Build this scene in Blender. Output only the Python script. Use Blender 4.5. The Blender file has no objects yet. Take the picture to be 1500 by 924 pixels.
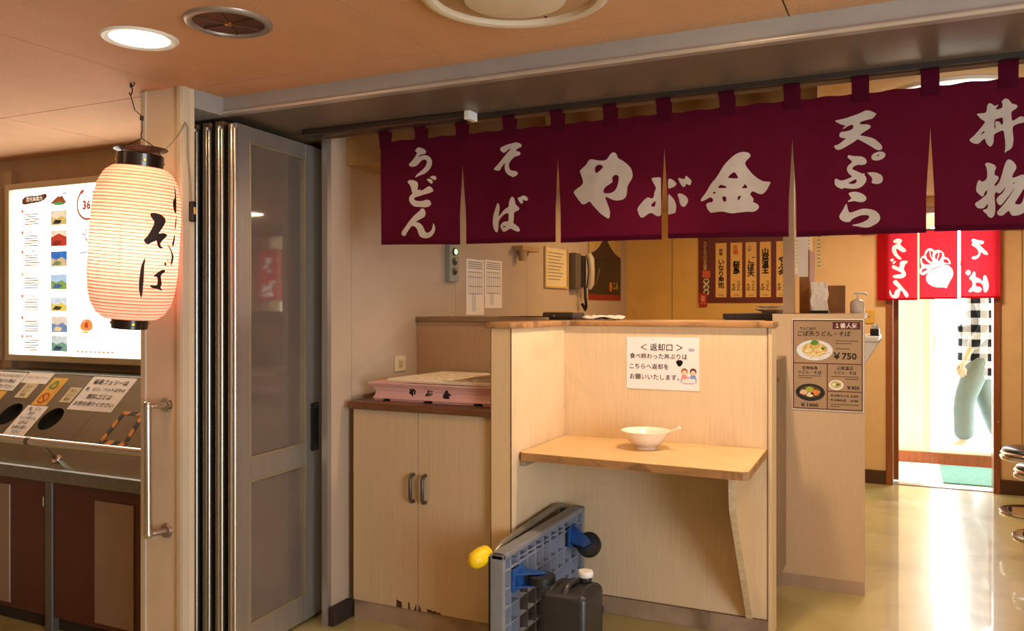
import bpy, bmesh, math, random
from mathutils import Vector, Matrix
from mathutils.geometry import tessellate_polygon
random.seed(7)
SC = bpy.context.scene
COL = SC.collection
PI = math.pi

# ------------------------------------------------------------------ camera
cam_d = bpy.data.cameras.new('camera'); cam = bpy.data.objects.new('camera', cam_d); COL.objects.link(cam)
cam.location = (0, 0, 1.3); cam.rotation_euler = (PI/2, 0, math.radians(25.5))
cam_d.sensor_width = 36; cam_d.lens = 1216/1500*36; cam_d.shift_y = -11/1500; cam_d.clip_start = .02
SC.camera = cam
# ------------------------------------------------------------------ view, sky
SC.view_settings.view_transform = 'Standard'; SC.view_settings.look = 'None'
SC.view_settings.exposure = 0.0; SC.view_settings.gamma = 1; SC.view_settings.use_curve_mapping = False
SC.cycles.use_denoising = True; SC.cycles.max_bounces = 10; SC.cycles.diffuse_bounces = 5
SC.cycles.transparent_max_bounces = 12; SC.cycles.sample_clamp_indirect = 6; SC.cycles.caustics_reflective = False
W = bpy.data.worlds.new('overcast sky'); SC.world = W; W.use_nodes = True
W.node_tree.nodes['Background'].inputs[0].default_value = (.86, .94, 1, 1)
W.node_tree.nodes['Background'].inputs[1].default_value = 13.0

def lamp(name, kind, loc, energy, color, size=.1, aim=None, spot=None, blend=.5, parent=None, portal=False, sy=None):
    l = bpy.data.lights.new(name, kind); l.energy = energy; l.color = color
    if kind == 'AREA':
        l.size = size
        if sy: l.shape = 'RECTANGLE'; l.size_y = sy
        else: l.shape = 'DISK'
        if portal: l.cycles.is_portal = True
    else: l.shadow_soft_size = size
    if kind == 'SPOT': l.spot_size = math.radians(spot); l.spot_blend = blend
    o = bpy.data.objects.new(name, l); COL.objects.link(o); o.location = loc
    if aim is not None: o.rotation_euler = (Vector(aim)-Vector(loc)).to_track_quat('-Z', 'Y').to_euler()
    if parent: o.parent = parent; o.location = Vector(loc)-ORG[parent.name]
    return o
WARM = (1, .62, .30); WARMW = (1, .74, .48); COOL = (.80, .90, 1)
# recessed ceiling lamps of the corridor behind the viewer, and the counter lamps inside the shop
lamp('corridor_lamp', 'AREA', (-.55, .9, 2.04), 4.5, WARM, .22, (-.75, 1.5, 0))
lamp('corridor_lamp', 'AREA', (-2.9, .6, 2.04), 3, WARM, .22, (-2.9, .9, 0))
lamp('corridor_spot', 'SPOT', (-.30, 1.95, 2.05), 11, (1, .70, .42), .05, (-.8, 3.0, .35), 112, .7)
lamp('counter_lamp', 'SPOT', (-.62, 2.93, 2.06), 66, (1, .72, .46), .04, (-.95, 3.3, .9), 112, .8)
lamp('cabinet_lamp', 'SPOT', (-1.75, 2.45, 1.97), 2.2, WARMW, .06, (-1.7, 2.75, .2), 120, .8)
lamp('kitchen_lamp', 'AREA', (-1.25, 5.2, 2.07), 16, (1, .60, .22), .4, (-1.25, 5.4, 0))
lamp('dining_lamp', 'AREA', (.05, 5.6, 2.07), 24, (1, .80, .56), .4, (.05, 5.7, 0))
lamp('sky_portal', 'AREA', (.55, 8.0, 1.05), 1, (1, 1, 1), .95, (.55, 6, 1.05), portal=True, sy=2.0)

# ------------------------------------------------------------------ materials
def lin(c): return tuple((v/12.92 if v <= .04045 else ((v+.055)/1.055)**2.4) for v in c)
def hexc(h): return lin(tuple(int(h[i:i+2], 16)/255 for i in (0, 2, 4)))
MATS = {}
def M(name, col, rough=.5, metal=0, var=.06, scale=9, bump=0, bscale=60, spec=.5, stretch=(1, 1, 1), emit=0, trans=0, alpha=1, coat=0):
    if name in MATS: return MATS[name]
    if isinstance(col, str): col = hexc(col)
    m = bpy.data.materials.new(name); m.use_nodes = True; nt = m.node_tree; N = nt.nodes; L = nt.links
    b = N['Principled BSDF']; b.inputs['Roughness'].default_value = rough; b.inputs['Metallic'].default_value = metal
    b.inputs['Specular IOR Level'].default_value = spec; b.inputs['Coat Weight'].default_value = coat
    tc = N.new('ShaderNodeTexCoord'); mp = N.new('ShaderNodeMapping'); mp.inputs['Scale'].default_value = stretch
    L.new(tc.outputs['Object'], mp.inputs['Vector'])
    nz = N.new('ShaderNodeTexNoise'); nz.inputs['Scale'].default_value = scale; nz.inputs['Detail'].default_value = 5
    L.new(mp.outputs[0], nz.inputs['Vector'])
    rp = N.new('ShaderNodeValToRGB'); rp.color_ramp.elements[0].position = .3; rp.color_ramp.elements[1].position = .7
    rp.color_ramp.elements[0].color = tuple(v*(1-var) for v in col)+(1,)
    rp.color_ramp.elements[1].color = tuple(min(1, v*(1+var)) for v in col)+(1,)
    L.new(nz.outputs['Fac'], rp.inputs[0]); L.new(rp.outputs[0], b.inputs['Base Color'])
    if bump:
        n2 = N.new('ShaderNodeTexNoise'); n2.inputs['Scale'].default_value = bscale; n2.inputs['Detail'].default_value = 3
        L.new(mp.outputs[0], n2.inputs['Vector'])
        bp = N.new('ShaderNodeBump'); bp.inputs['Strength'].default_value = bump; bp.inputs['Distance'].default_value = .004
        L.new(n2.outputs['Fac'], bp.inputs['Height']); L.new(bp.outputs[0], b.inputs['Normal'])
    if emit:
        L.new(rp.outputs[0], b.inputs['Emission Color']); b.inputs['Emission Strength'].default_value = emit
    if trans: b.inputs['Transmission Weight'].default_value = trans
    if alpha < 1: b.inputs['Alpha'].default_value = alpha
    if trans == 0 and alpha == 1: pass
    MATS[name] = m; return m
def cloth(name, col, tr=.4, trcol=None, rough=.9, var=.08):
    """woven cloth or paper: diffuse plus light shining through"""
    m = M(name, col, rough, var=var, scale=25, bump=.15, bscale=400, spec=.1)
    nt = m.node_tree; N = nt.nodes; L = nt.links; b = N['Principled BSDF']; out = N['Material Output']
    t = N.new('ShaderNodeBsdfTranslucent'); t.inputs[0].default_value = (trcol or (hexc(col) if isinstance(col, str) else col))+(1,)
    mx = N.new('ShaderNodeMixShader'); mx.inputs[0].default_value = tr
    L.new(b.outputs[0], mx.inputs[1]); L.new(t.outputs[0], mx.inputs[2]); L.new(mx.outputs[0], out.inputs[0]); return m
def stain(m, col, scale, lo, hi, amt, stretch=(1, 1, 1)):
    """mix blotches of a second colour into the base colour"""
    nt = m.node_tree; N = nt.nodes; L = nt.links; b = N['Principled BSDF']
    src = b.inputs['Base Color'].links[0].from_socket
    tc = N.new('ShaderNodeTexCoord'); mp = N.new('ShaderNodeMapping'); mp.inputs['Scale'].default_value = stretch
    L.new(tc.outputs['Object'], mp.inputs[0])
    nz = N.new('ShaderNodeTexNoise'); nz.inputs['Scale'].default_value = scale; nz.inputs['Detail'].default_value = 8; nz.inputs['Distortion'].default_value = .8
    L.new(mp.outputs[0], nz.inputs['Vector'])
    mr = N.new('ShaderNodeMapRange'); mr.inputs[1].default_value = lo; mr.inputs[2].default_value = hi; mr.inputs[4].default_value = amt
    L.new(nz.outputs['Fac'], mr.inputs[0])
    mx = N.new('ShaderNodeMix'); mx.data_type = 'RGBA'; L.new(mr.outputs[0], mx.inputs[0]); L.new(src, mx.inputs[6])
    mx.inputs[7].default_value = (hexc(col) if isinstance(col, str) else col)+(1,); L.new(mx.outputs[2], b.inputs['Base Color']); return m

m_ceil = M('ceiling_board', 'd0a07a', .8, var=.03, bump=.5, bscale=140)
m_ceil_in = M('shop_ceiling', 'd8b98a', .8, var=.04, bump=.3, bscale=120)
m_floor = stain(stain(M('vinyl_floor', 'b8aa6a', .30, var=.10, scale=3, bump=.05, bscale=30, spec=.6, coat=.6), '7d6a2c', 2.2, .5, .75, .6), 'dcd6b8', 3.1, .5, .72, .6, (1, .5, 1))
m_wall = stain(M('wall_panel', 'b8a38e', .6, var=.03, bump=.08, bscale=200), '8f7a62', 3, .58, .85, .35)
m_kwall = stain(M('kitchen_wall', 'd6ab5c', .6, var=.05, bump=.08, bscale=160), 'a87c30', 3, .55, .8, .4)
m_dwall = stain(M('dining_wall', 'deba88', .6, var=.04, bump=.08, bscale=160), 'b08a54', 3, .58, .85, .3)
m_cream = M('cream_panel', 'efe2cc', .6, var=.03)
m_lam = stain(M('cream_laminate', 'dcc094', .45, var=.04, scale=30, stretch=(6, 6, .25)), 'a98c64', 2.5, .6, .9, .35)
m_lamw = stain(M('pale_laminate', 'dcc4a0', .5, var=.05, scale=30, stretch=(6, 6, .25)), '9a8064', 3.5, .58, .85, .4)
m_cab = stain(M('cabinet_laminate', 'c2aa88', .5, var=.05, scale=25, stretch=(5, 5, .2)), '8d7450', 2.2, .6, .9, .4)
m_edge = M('worn_edge', '6a4a2e', .7, var=.4, scale=40)
m_cap = stain(M('worn_wood_cap', 'a97c4e', .5, var=.2, scale=14, stretch=(.6, 3, 3), bump=.2), '6a4a30', 9, .5, .62, .7)
m_shelf = stain(M('shelf_laminate', 'd8b682', .4, var=.06, scale=20, stretch=(.4, 4, 4)), 'efd09a', 4, .55, .75, .5)
m_brown = M('brown_wood', '6a4226', .45, var=.25, scale=8, stretch=(.6, 5, 5))
m_dark = M('dark_base', '2b201a', .6, var=.2)
m_kick = stain(M('grey_kick', 'a08a72', .6, var=.12), '5c4a38', 6, .5, .75, .7)
m_frame = M('orange_wood', '8a4a20', .35, var=.2, scale=10, stretch=(4, 4, .4), coat=.3)
m_alu = M('anodised_aluminium', 'a39c94', .36, .6, var=.06, scale=40, stretch=(1, 1, .05))
m_alud = M('dark_aluminium', '6f6254', .4, .7, var=.08, scale=40)
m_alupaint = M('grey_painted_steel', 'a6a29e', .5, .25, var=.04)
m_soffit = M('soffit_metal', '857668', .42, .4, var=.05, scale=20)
m_white = M('white_enamel', 'e9e6e0', .4, var=.03)
m_black = M('black_plastic', '14120f', .35, var=.2)
m_steel = stain(M('stainless_steel', '7d7866', .27, .95, var=.08, scale=60, stretch=(.1, 2, 2)), '6f624c', 5, .5, .8, .5)
m_chrome = M('chrome', 'd8d6d2', .12, 1, var=.02)
m_red = M('maroon_panel', '4e2018', .35, var=.12, scale=12)
m_paper = M('paper', 'efe6da', .8, var=.03, spec=.2)
m_paperg = M('aged_paper', 'd8c49a', .8, var=.05, spec=.2)
m_ink = M('ink', '15100e', .8, var=.05, spec=.2)
m_inkr = M('red_ink', 'c0301c', .8, var=.05, spec=.2)
m_inkg = M('grey_ink', '77706a', .8, var=.05, spec=.2)
m_noren = cloth('burgundy_cloth', '4c0a22', .25, (.16, .008, .035))
m_dye = cloth('undyed_cloth', 'd9cec4', .35, (.8, .72, .62))
m_norenr = cloth('red_cloth', 'a8121c', .62, (.85, .035, .06))
m_dyer = cloth('undyed_red_noren', 'f4efe8', .65, (.95, .93, .9))
m_glow = M('lamp_lens', (1, .86, .62), .5, var=.02, emit=9)
m_gold = M('brass', 'b48a3a', .3, .9)
m_green = M('green_mat', '5e8f80', .9, var=.25, scale=60, bump=.4, bscale=300)

# ------------------------------------------------------------------ mesh helpers
ORG = {}
class MB:
    def __init__(s): s.bm = bmesh.new()
    def box(s, x0, x1, y0, y1, z0, z1, bev=0, seg=2):
        b = bmesh.new(); bmesh.ops.create_cube(b, size=1)
        for v in b.verts: v.co = Vector(((x0+x1)/2+v.co.x*(x1-x0), (y0+y1)/2+v.co.y*(y1-y0), (z0+z1)/2+v.co.z*(z1-z0)))
        if bev: bmesh.ops.bevel(b, geom=b.edges[:], offset=bev, segments=seg, affect='EDGES', profile=.5)
        return s.merge(b)
    def merge(s, b, mat=None):
        mp = {}
        for v in b.verts: mp[v] = s.bm.verts.new(mat @ v.co if mat else v.co)
        for f in b.faces:
            try: s.bm.faces.new([mp[v] for v in f.verts])
            except ValueError: pass
        b.free(); return s
    def ring(s, c, r, ax, n, ph=0, sq=1):
        ax = Vector(ax).normalized(); u = ax.orthogonal().normalized()
        if abs(ax.z) > .99: u = Vector((1, 0, 0))
        w = ax.cross(u)
        return [s.bm.verts.new(Vector(c)+u*r*math.cos(ph+2*PI*i/n)+w*r*sq*math.sin(ph+2*PI*i/n)) for i in range(n)]
    def loft(s, rings, close=True, cap=True):
        for a, b in zip(rings, rings[1:]):
            n = len(a)
            for i in range(n if close else n-1): s.bm.faces.new((a[i], a[(i+1) % n], b[(i+1) % n], b[i]))
        if cap: s.bm.faces.new(list(reversed(rings[0]))); s.bm.faces.new(rings[-1])
        return s
    def cyl(s, p0, p1, r0, r1=None, n=24, cap=True):
        ax = Vector(p1)-Vector(p0)
        return s.loft([s.ring(p0, r0, ax, n), s.ring(p1, r0 if r1 is None else r1, ax, n)], cap=cap)
    def lathe(s, prof, c=(0, 0, 0), n=40, cap=False, axis=(0, 0, 1)):
        c = Vector(c); ax = Vector(axis).normalized()
        return s.loft([s.ring(c+ax*h, max(r, 1e-4), ax, n) for h, r in prof], cap=cap)
    def tube(s, pts, r, n=10, cap=True):
        pts = [Vector(p) for p in pts]; rings = []; u = None
        for i, p in enumerate(pts):
            t = (pts[min(i+1, len(pts)-1)]-pts[max(i-1, 0)]).normalized()
            if u is None: u = t.orthogonal().normalized()
            u = (u-t*u.dot(t)).normalized(); w = t.cross(u)
            rr = r[i] if isinstance(r, (list, tuple)) else r
            rings.append([s.bm.verts.new(p+u*rr*math.cos(2*PI*k/n)+w*rr*math.sin(2*PI*k/n)) for k in range(n)])
        return s.loft(rings, cap=cap)
    def torus(s, c, R, r, ax=(0, 0, 1), n=36, m=8, a0=0, a1=2*PI):
        ax = Vector(ax).normalized(); u = Vector((1, 0, 0)) if abs(ax.z) > .99 else ax.orthogonal().normalized(); w = ax.cross(u); c = Vector(c)
        full = abs(a1-a0-2*PI) < 1e-6; rings = []
        for i in range(n if full else n+1):
            a = a0+(a1-a0)*i/n; d = u*math.cos(a)+w*math.sin(a)
            rings.append([s.bm.verts.new(c+d*(R+r*math.cos(2*PI*k/m))+ax*r*math.sin(2*PI*k/m)) for k in range(m)])
        if full: rings.append(rings[0])
        return s.loft(rings, cap=not full)
    def quad(s, *p): s.bm.faces.new([s.bm.verts.new(q) for q in p]); return s
    def prism(s, poly, f0, f1):
        """poly of (a,b); f0, f1 map it to the two end faces"""
        a = [s.bm.verts.new(f0(*p)) for p in poly]; b = [s.bm.verts.new(f1(*p)) for p in poly]
        return s.loft([a, b])
    def tris(s, pts, faces, f):
        v = [s.bm.verts.new(f(p[0], p[1])) for p in pts]
        for t in faces:
            try: s.bm.faces.new([v[i] for i in t])
            except ValueError: pass
        return s
    def shape(s, outs, holes, f, smooth=2):
        for o in outs:
            o2 = chaikin(o, smooth); hs = [chaikin(h, max(0, smooth-1)) for h in holes if inside(h[0], o)]
            pl = [o2]+hs; flat = [p for q in pl for p in q]
            s.tris(flat, tessellate_polygon([[Vector((p[0], p[1], 0)) for p in q] for q in pl]), f)
        return s
    def text(s, t, f, cx, cy, w, h, bold=.0, stretch=False):
        pts, faces = glyphs_of(t, bold)
        xs = [p[0] for p in pts]; ys = [p[1] for p in pts]
        if not xs: return s
        bw, bh = max(xs)-min(xs), max(ys)-min(ys); kx, ky = w/max(bw, 1e-6), h/max(bh, 1e-6)
        if not stretch: kx = ky = min(kx, ky)
        mx, my = (max(xs)+min(xs))/2, (max(ys)+min(ys))/2
        return s.tris([(cx+(p[0]-mx)*kx, cy+(p[1]-my)*ky) for p in pts], faces, f)
def chaikin(p, k):
    for _ in range(k):
        q = []
        for a, b in zip(p, p[1:]+p[:1]): q += [(a[0]*.75+b[0]*.25, a[1]*.75+b[1]*.25), (a[0]*.25+b[0]*.75, a[1]*.25+b[1]*.75)]
        p = q
    return p
def inside(pt, poly):
    x, y = pt; r = False
    for (a, b), (c, d) in zip(poly, poly[1:]+poly[:1]):
        if (b > y) != (d > y) and x < (c-a)*(y-b)/(d-b)+a: r = not r
    return r
_TX = {}
def glyphs_of(t, bold):
    k = (t, bold)
    if k not in _TX:
        cu = bpy.data.curves.new('t', 'FONT'); cu.body = t; cu.align_x = 'CENTER'; cu.offset = bold; cu.resolution_u = 2; cu.space_line = .92
        o = bpy.data.objects.new('t', cu); COL.objects.link(o)
        dg = bpy.context.evaluated_depsgraph_get(); me = bpy.data.meshes.new_from_object(o.evaluated_get(dg))
        _TX[k] = ([(v.co.x, v.co.y) for v in me.vertices], [tuple(p.vertices) for p in me.polygons])
        bpy.data.objects.remove(o); bpy.data.curves.remove(cu); bpy.data.meshes.remove(me)
    return _TX[k]

def tag(o, label=None, cat=None, group=None, kind=None):
    if label: o['label'] = label
    if cat: o['category'] = cat
    if group: o['group'] = group
    if kind: o['kind'] = kind
    return o
def thing(name, label, cat, loc, group=None, local=False):
    o = bpy.data.objects.new(name, None); COL.objects.link(o); o.empty_display_size = .05
    o.location = loc; ORG[o.name] = Vector((0, 0, 0)) if local else Vector(loc)
    return tag(o, label, cat, group)
def obj(name, mb, mat, parent=None, smooth=0, label=None, cat=None, group=None, kind=None, at=None, solid=0):
    bm = mb.bm
    if at is None and parent is None:
        xs = [v.co for v in bm.verts]
        at = Vector(((min(v.x for v in xs)+max(v.x for v in xs))/2, (min(v.y for v in xs)+max(v.y for v in xs))/2, min(v.z for v in xs)))
    org = ORG[parent.name] if parent else Vector(at)
    bmesh.ops.translate(bm, verts=bm.verts[:], vec=-org)
    if mb.__dict__.get('rec', True): bmesh.ops.recalc_face_normals(bm, faces=bm.faces[:])
    me = bpy.data.meshes.new(name); bm.to_mesh(me); bm.free(); me.materials.append(mat)
    if smooth:
        for p in me.polygons: p.use_smooth = True
        me.set_sharp_from_angle(angle=math.radians(smooth))
    o = bpy.data.objects.new(name, me); COL.objects.link(o)
    if parent: o.parent = parent
    else: o.location = org
    ORG[o.name] = org
    if solid:
        md = o.modifiers.new('thickness', 'SOLIDIFY'); md.thickness = solid; md.offset = 0
    return tag(o, label, cat, group, kind)
def struct(name, mb, mat, smooth=0): return obj(name, mb, mat, None, smooth, kind='structure')
def B(*a, **k): return MB().box(*a, **k)
def clone(root, loc, label=None, rot=None):
    r = root.copy(); COL.objects.link(r); r.location = loc
    if rot is not None: r.rotation_euler = rot
    if label: r['label'] = label
    for ch in root.children:
        c = ch.copy(); COL.objects.link(c); c.parent = r
        for g in ch.children:
            d = g.copy(); COL.objects.link(d); d.parent = c
    return r
GLYPHS = {  # outlines and holes of the brushed characters, metres on the cloth (x, z)
 'u': ([[(-1.685,1.897),(-1.679,1.904),(-1.669,1.908),(-1.655,1.903),(-1.644,1.898),(-1.638,1.89),(-1.64,1.882),(-1.648,1.88),(-1.66,1.88),(-1.671,1.874),(-1.671,1.872),(-1.66,1.874),(-1.646,1.876),(-1.633,1.874),(-1.621,1.867),(-1.613,1.855),(-1.612,1.839),(-1.619,1.824),(-1.633,1.812),(-1.646,1.805),(-1.662,1.802),(-1.674,1.798),(-1.685,1.793),(-1.684,1.798),(-1.676,1.807),(-1.662,1.815),(-1.648,1.825),(-1.638,1.837),(-1.634,1.849),(-1.637,1.857),(-1.645,1.86),(-1.655,1.858),(-1.664,1.851),(-1.671,1.844),(-1.683,1.837),(-1.697,1.835),(-1.709,1.839),(-1.715,1.845),(-1.708,1.852),(-1.694,1.863),(-1.684,1.875),(-1.677,1.885),(-1.678,1.889),(-1.684,1.893)]],[]),
 'do': ([[(-1.72,1.78),(-1.714,1.786),(-1.701,1.786),(-1.687,1.783),(-1.676,1.776),(-1.672,1.768),(-1.674,1.756),(-1.675,1.744),(-1.671,1.745),(-1.664,1.749),(-1.661,1.742),(-1.646,1.747),(-1.635,1.754),(-1.627,1.758),(-1.617,1.755),(-1.609,1.748),(-1.605,1.74),(-1.608,1.736),(-1.621,1.732),(-1.637,1.729),(-1.655,1.726),(-1.669,1.722),(-1.68,1.721),(-1.688,1.718),(-1.691,1.713),(-1.685,1.707),(-1.671,1.704),(-1.658,1.703),(-1.646,1.705),(-1.635,1.708),(-1.623,1.705),(-1.616,1.698),(-1.614,1.69),(-1.619,1.683),(-1.633,1.679),(-1.646,1.679),(-1.664,1.682),(-1.685,1.683),(-1.699,1.691),(-1.709,1.702),(-1.713,1.713),(-1.71,1.724),(-1.701,1.731),(-1.696,1.735),(-1.7,1.741),(-1.703,1.756),(-1.709,1.768),(-1.716,1.775)],[(-1.622,1.792),(-1.612,1.795),(-1.603,1.796),(-1.595,1.792),(-1.592,1.786),(-1.595,1.779),(-1.601,1.779),(-1.61,1.784),(-1.617,1.788)],[(-1.635,1.785),(-1.627,1.786),(-1.617,1.784),(-1.609,1.777),(-1.609,1.77),(-1.613,1.765),(-1.623,1.772),(-1.631,1.779)]],[]),
 'n': ([[(-1.662,1.673),(-1.655,1.676),(-1.646,1.674),(-1.641,1.665),(-1.639,1.654),(-1.643,1.644),(-1.653,1.639),(-1.669,1.633),(-1.679,1.628),(-1.685,1.624),(-1.676,1.625),(-1.666,1.621),(-1.654,1.612),(-1.647,1.601),(-1.642,1.588),(-1.633,1.582),(-1.622,1.584),(-1.612,1.591),(-1.607,1.604),(-1.604,1.619),(-1.599,1.61),(-1.595,1.597),(-1.598,1.584),(-1.608,1.571),(-1.623,1.563),(-1.639,1.562),(-1.655,1.565),(-1.666,1.572),(-1.672,1.585),(-1.676,1.597),(-1.685,1.608),(-1.695,1.612),(-1.703,1.609),(-1.715,1.595),(-1.723,1.586),(-1.727,1.577),(-1.735,1.574),(-1.744,1.578),(-1.749,1.585),(-1.744,1.594),(-1.729,1.609),(-1.713,1.628),(-1.694,1.647),(-1.678,1.659),(-1.664,1.668)]],[]),
 'so': ([[(-1.328,1.872),(-1.324,1.878),(-1.313,1.882),(-1.294,1.887),(-1.278,1.889),(-1.266,1.892),(-1.253,1.889),(-1.244,1.883),(-1.241,1.876),(-1.245,1.872),(-1.253,1.871),(-1.261,1.866),(-1.265,1.86),(-1.254,1.859),(-1.246,1.853),(-1.246,1.847),(-1.251,1.844),(-1.266,1.841),(-1.276,1.835),(-1.286,1.824),(-1.291,1.813),(-1.289,1.801),(-1.284,1.793),(-1.274,1.79),(-1.264,1.789),(-1.256,1.784),(-1.256,1.776),(-1.263,1.771),(-1.271,1.769),(-1.274,1.766),(-1.277,1.77),(-1.288,1.774),(-1.299,1.782),(-1.306,1.793),(-1.308,1.806),(-1.307,1.815),(-1.304,1.823),(-1.313,1.815),(-1.323,1.804),(-1.327,1.796),(-1.335,1.795),(-1.345,1.797),(-1.354,1.802),(-1.348,1.808),(-1.338,1.816),(-1.321,1.832),(-1.305,1.849),(-1.292,1.861),(-1.281,1.871),(-1.288,1.87),(-1.298,1.865),(-1.305,1.859),(-1.312,1.857),(-1.321,1.863)]],[]),
 'ba': ([[(-1.337,1.681),(-1.332,1.675),(-1.328,1.663),(-1.33,1.65),(-1.333,1.637),(-1.334,1.629),(-1.325,1.637),(-1.315,1.648),(-1.303,1.657),(-1.29,1.662),(-1.29,1.674),(-1.286,1.687),(-1.281,1.696),(-1.275,1.698),(-1.269,1.692),(-1.266,1.682),(-1.263,1.669),(-1.255,1.662),(-1.248,1.655),(-1.25,1.649),(-1.262,1.644),(-1.269,1.641),(-1.269,1.628),(-1.27,1.614),(-1.272,1.602),(-1.262,1.597),(-1.251,1.588),(-1.245,1.578),(-1.249,1.572),(-1.257,1.572),(-1.268,1.577),(-1.282,1.585),(-1.292,1.58),(-1.305,1.574),(-1.312,1.573),(-1.318,1.579),(-1.324,1.589),(-1.326,1.598),(-1.319,1.606),(-1.309,1.61),(-1.298,1.611),(-1.292,1.609),(-1.29,1.622),(-1.29,1.64),(-1.303,1.639),(-1.313,1.633),(-1.325,1.624),(-1.332,1.615),(-1.334,1.6),(-1.335,1.583),(-1.338,1.573),(-1.345,1.574),(-1.354,1.586),(-1.358,1.603),(-1.358,1.618),(-1.355,1.638),(-1.348,1.655),(-1.343,1.669)],[(-1.256,1.693),(-1.247,1.694),(-1.235,1.701),(-1.225,1.697),(-1.218,1.691),(-1.217,1.684),(-1.221,1.68),(-1.229,1.682),(-1.24,1.687),(-1.235,1.68),(-1.236,1.673),(-1.241,1.67),(-1.247,1.675),(-1.252,1.683)]],[[(-1.317,1.592),(-1.31,1.595),(-1.302,1.593),(-1.302,1.591),(-1.31,1.589)]]),
 'ya': ([[(-0.923,1.801),(-0.914,1.816),(-0.904,1.826),(-0.895,1.826),(-0.888,1.819),(-0.884,1.805),(-0.868,1.797),(-0.851,1.783),(-0.838,1.769),(-0.831,1.749),(-0.833,1.734),(-0.843,1.72),(-0.85,1.708),(-0.851,1.691),(-0.854,1.674),(-0.865,1.664),(-0.891,1.662),(-0.908,1.669),(-0.929,1.68),(-0.923,1.662),(-0.914,1.639),(-0.91,1.623),(-0.913,1.601),(-0.926,1.608),(-0.943,1.62),(-0.961,1.639),(-0.975,1.654),(-0.984,1.667),(-0.999,1.658),(-1.011,1.656),(-1.02,1.664),(-1.038,1.688),(-1.047,1.702),(-1.035,1.711),(-1.009,1.726),(-1.011,1.742),(-1.017,1.759),(-1.023,1.772),(-1.014,1.781),(-0.999,1.79),(-0.989,1.805),(-0.98,1.81),(-0.966,1.806),(-0.946,1.801)]],[[(-0.966,1.77),(-0.964,1.782),(-0.953,1.789),(-0.94,1.786),(-0.934,1.779),(-0.946,1.768),(-0.96,1.758)],[(-0.934,1.691),(-0.934,1.701),(-0.926,1.712),(-0.911,1.72),(-0.901,1.727),(-0.904,1.736),(-0.901,1.746),(-0.891,1.751),(-0.881,1.746),(-0.88,1.733),(-0.884,1.715),(-0.89,1.7),(-0.903,1.69),(-0.92,1.688)]]),
 'bu_left': ([[(-0.769,1.729),(-0.762,1.732),(-0.748,1.732),(-0.734,1.731),(-0.725,1.728),(-0.725,1.711),(-0.727,1.69),(-0.732,1.69),(-0.735,1.686),(-0.73,1.679),(-0.729,1.677),(-0.73,1.646),(-0.732,1.607),(-0.74,1.605),(-0.748,1.603),(-0.756,1.608),(-0.766,1.615),(-0.772,1.616),(-0.782,1.611),(-0.795,1.601),(-0.802,1.6),(-0.81,1.611),(-0.815,1.627),(-0.814,1.635),(-0.801,1.65),(-0.79,1.662),(-0.779,1.669),(-0.769,1.662),(-0.76,1.667),(-0.759,1.681),(-0.752,1.697),(-0.758,1.708)]],[[(-0.771,1.641),(-0.765,1.647),(-0.756,1.656),(-0.754,1.648),(-0.757,1.636),(-0.764,1.635)]]),
 'bu_right': ([[(-0.713,1.726),(-0.703,1.724),(-0.693,1.718),(-0.685,1.709),(-0.684,1.705),(-0.692,1.697),(-0.707,1.693),(-0.713,1.692)],[(-0.713,1.677),(-0.703,1.668),(-0.692,1.656),(-0.686,1.64),(-0.685,1.625),(-0.688,1.612),(-0.695,1.61),(-0.711,1.608),(-0.714,1.607),(-0.714,1.645)],[(-0.68,1.726),(-0.669,1.723),(-0.659,1.72),(-0.655,1.721),(-0.654,1.731),(-0.65,1.729),(-0.64,1.72),(-0.634,1.713),(-0.635,1.704),(-0.64,1.698),(-0.647,1.702),(-0.652,1.705),(-0.655,1.697),(-0.661,1.693),(-0.669,1.702),(-0.675,1.714)],[(-0.682,1.672),(-0.675,1.675),(-0.664,1.672),(-0.651,1.663),(-0.645,1.653),(-0.647,1.642),(-0.654,1.632),(-0.66,1.629),(-0.669,1.634),(-0.674,1.645),(-0.676,1.659)]],[]),
 'kin': ([[(-0.48,1.793),(-0.466,1.793),(-0.454,1.79),(-0.447,1.782),(-0.449,1.775),(-0.46,1.766),(-0.465,1.757),(-0.461,1.747),(-0.449,1.73),(-0.435,1.714),(-0.418,1.701),(-0.404,1.695),(-0.385,1.694),(-0.392,1.681),(-0.399,1.667),(-0.411,1.656),(-0.423,1.658),(-0.435,1.665),(-0.443,1.668),(-0.45,1.658),(-0.442,1.649),(-0.438,1.642),(-0.441,1.633),(-0.429,1.629),(-0.421,1.619),(-0.425,1.61),(-0.437,1.602),(-0.459,1.604),(-0.48,1.602),(-0.499,1.6),(-0.512,1.601),(-0.526,1.606),(-0.541,1.608),(-0.561,1.606),(-0.573,1.606),(-0.582,1.617),(-0.588,1.635),(-0.578,1.639),(-0.564,1.64),(-0.564,1.65),(-0.573,1.657),(-0.585,1.65),(-0.597,1.645),(-0.605,1.645),(-0.603,1.653),(-0.585,1.674),(-0.578,1.688),(-0.57,1.7),(-0.556,1.714),(-0.543,1.733),(-0.529,1.756),(-0.512,1.773),(-0.495,1.787)]],[[(-0.519,1.714),(-0.507,1.726),(-0.497,1.732),(-0.489,1.722),(-0.484,1.71),(-0.502,1.711)],[(-0.55,1.684),(-0.541,1.694),(-0.529,1.69),(-0.52,1.685),(-0.521,1.682),(-0.536,1.682)],[(-0.475,1.678),(-0.469,1.686),(-0.464,1.692),(-0.459,1.684),(-0.456,1.678)],[(-0.567,1.666),(-0.559,1.675),(-0.554,1.667)],[(-0.536,1.656),(-0.522,1.655),(-0.522,1.638),(-0.531,1.639)],[(-0.486,1.655),(-0.475,1.654),(-0.48,1.645),(-0.487,1.639)]]),
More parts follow.
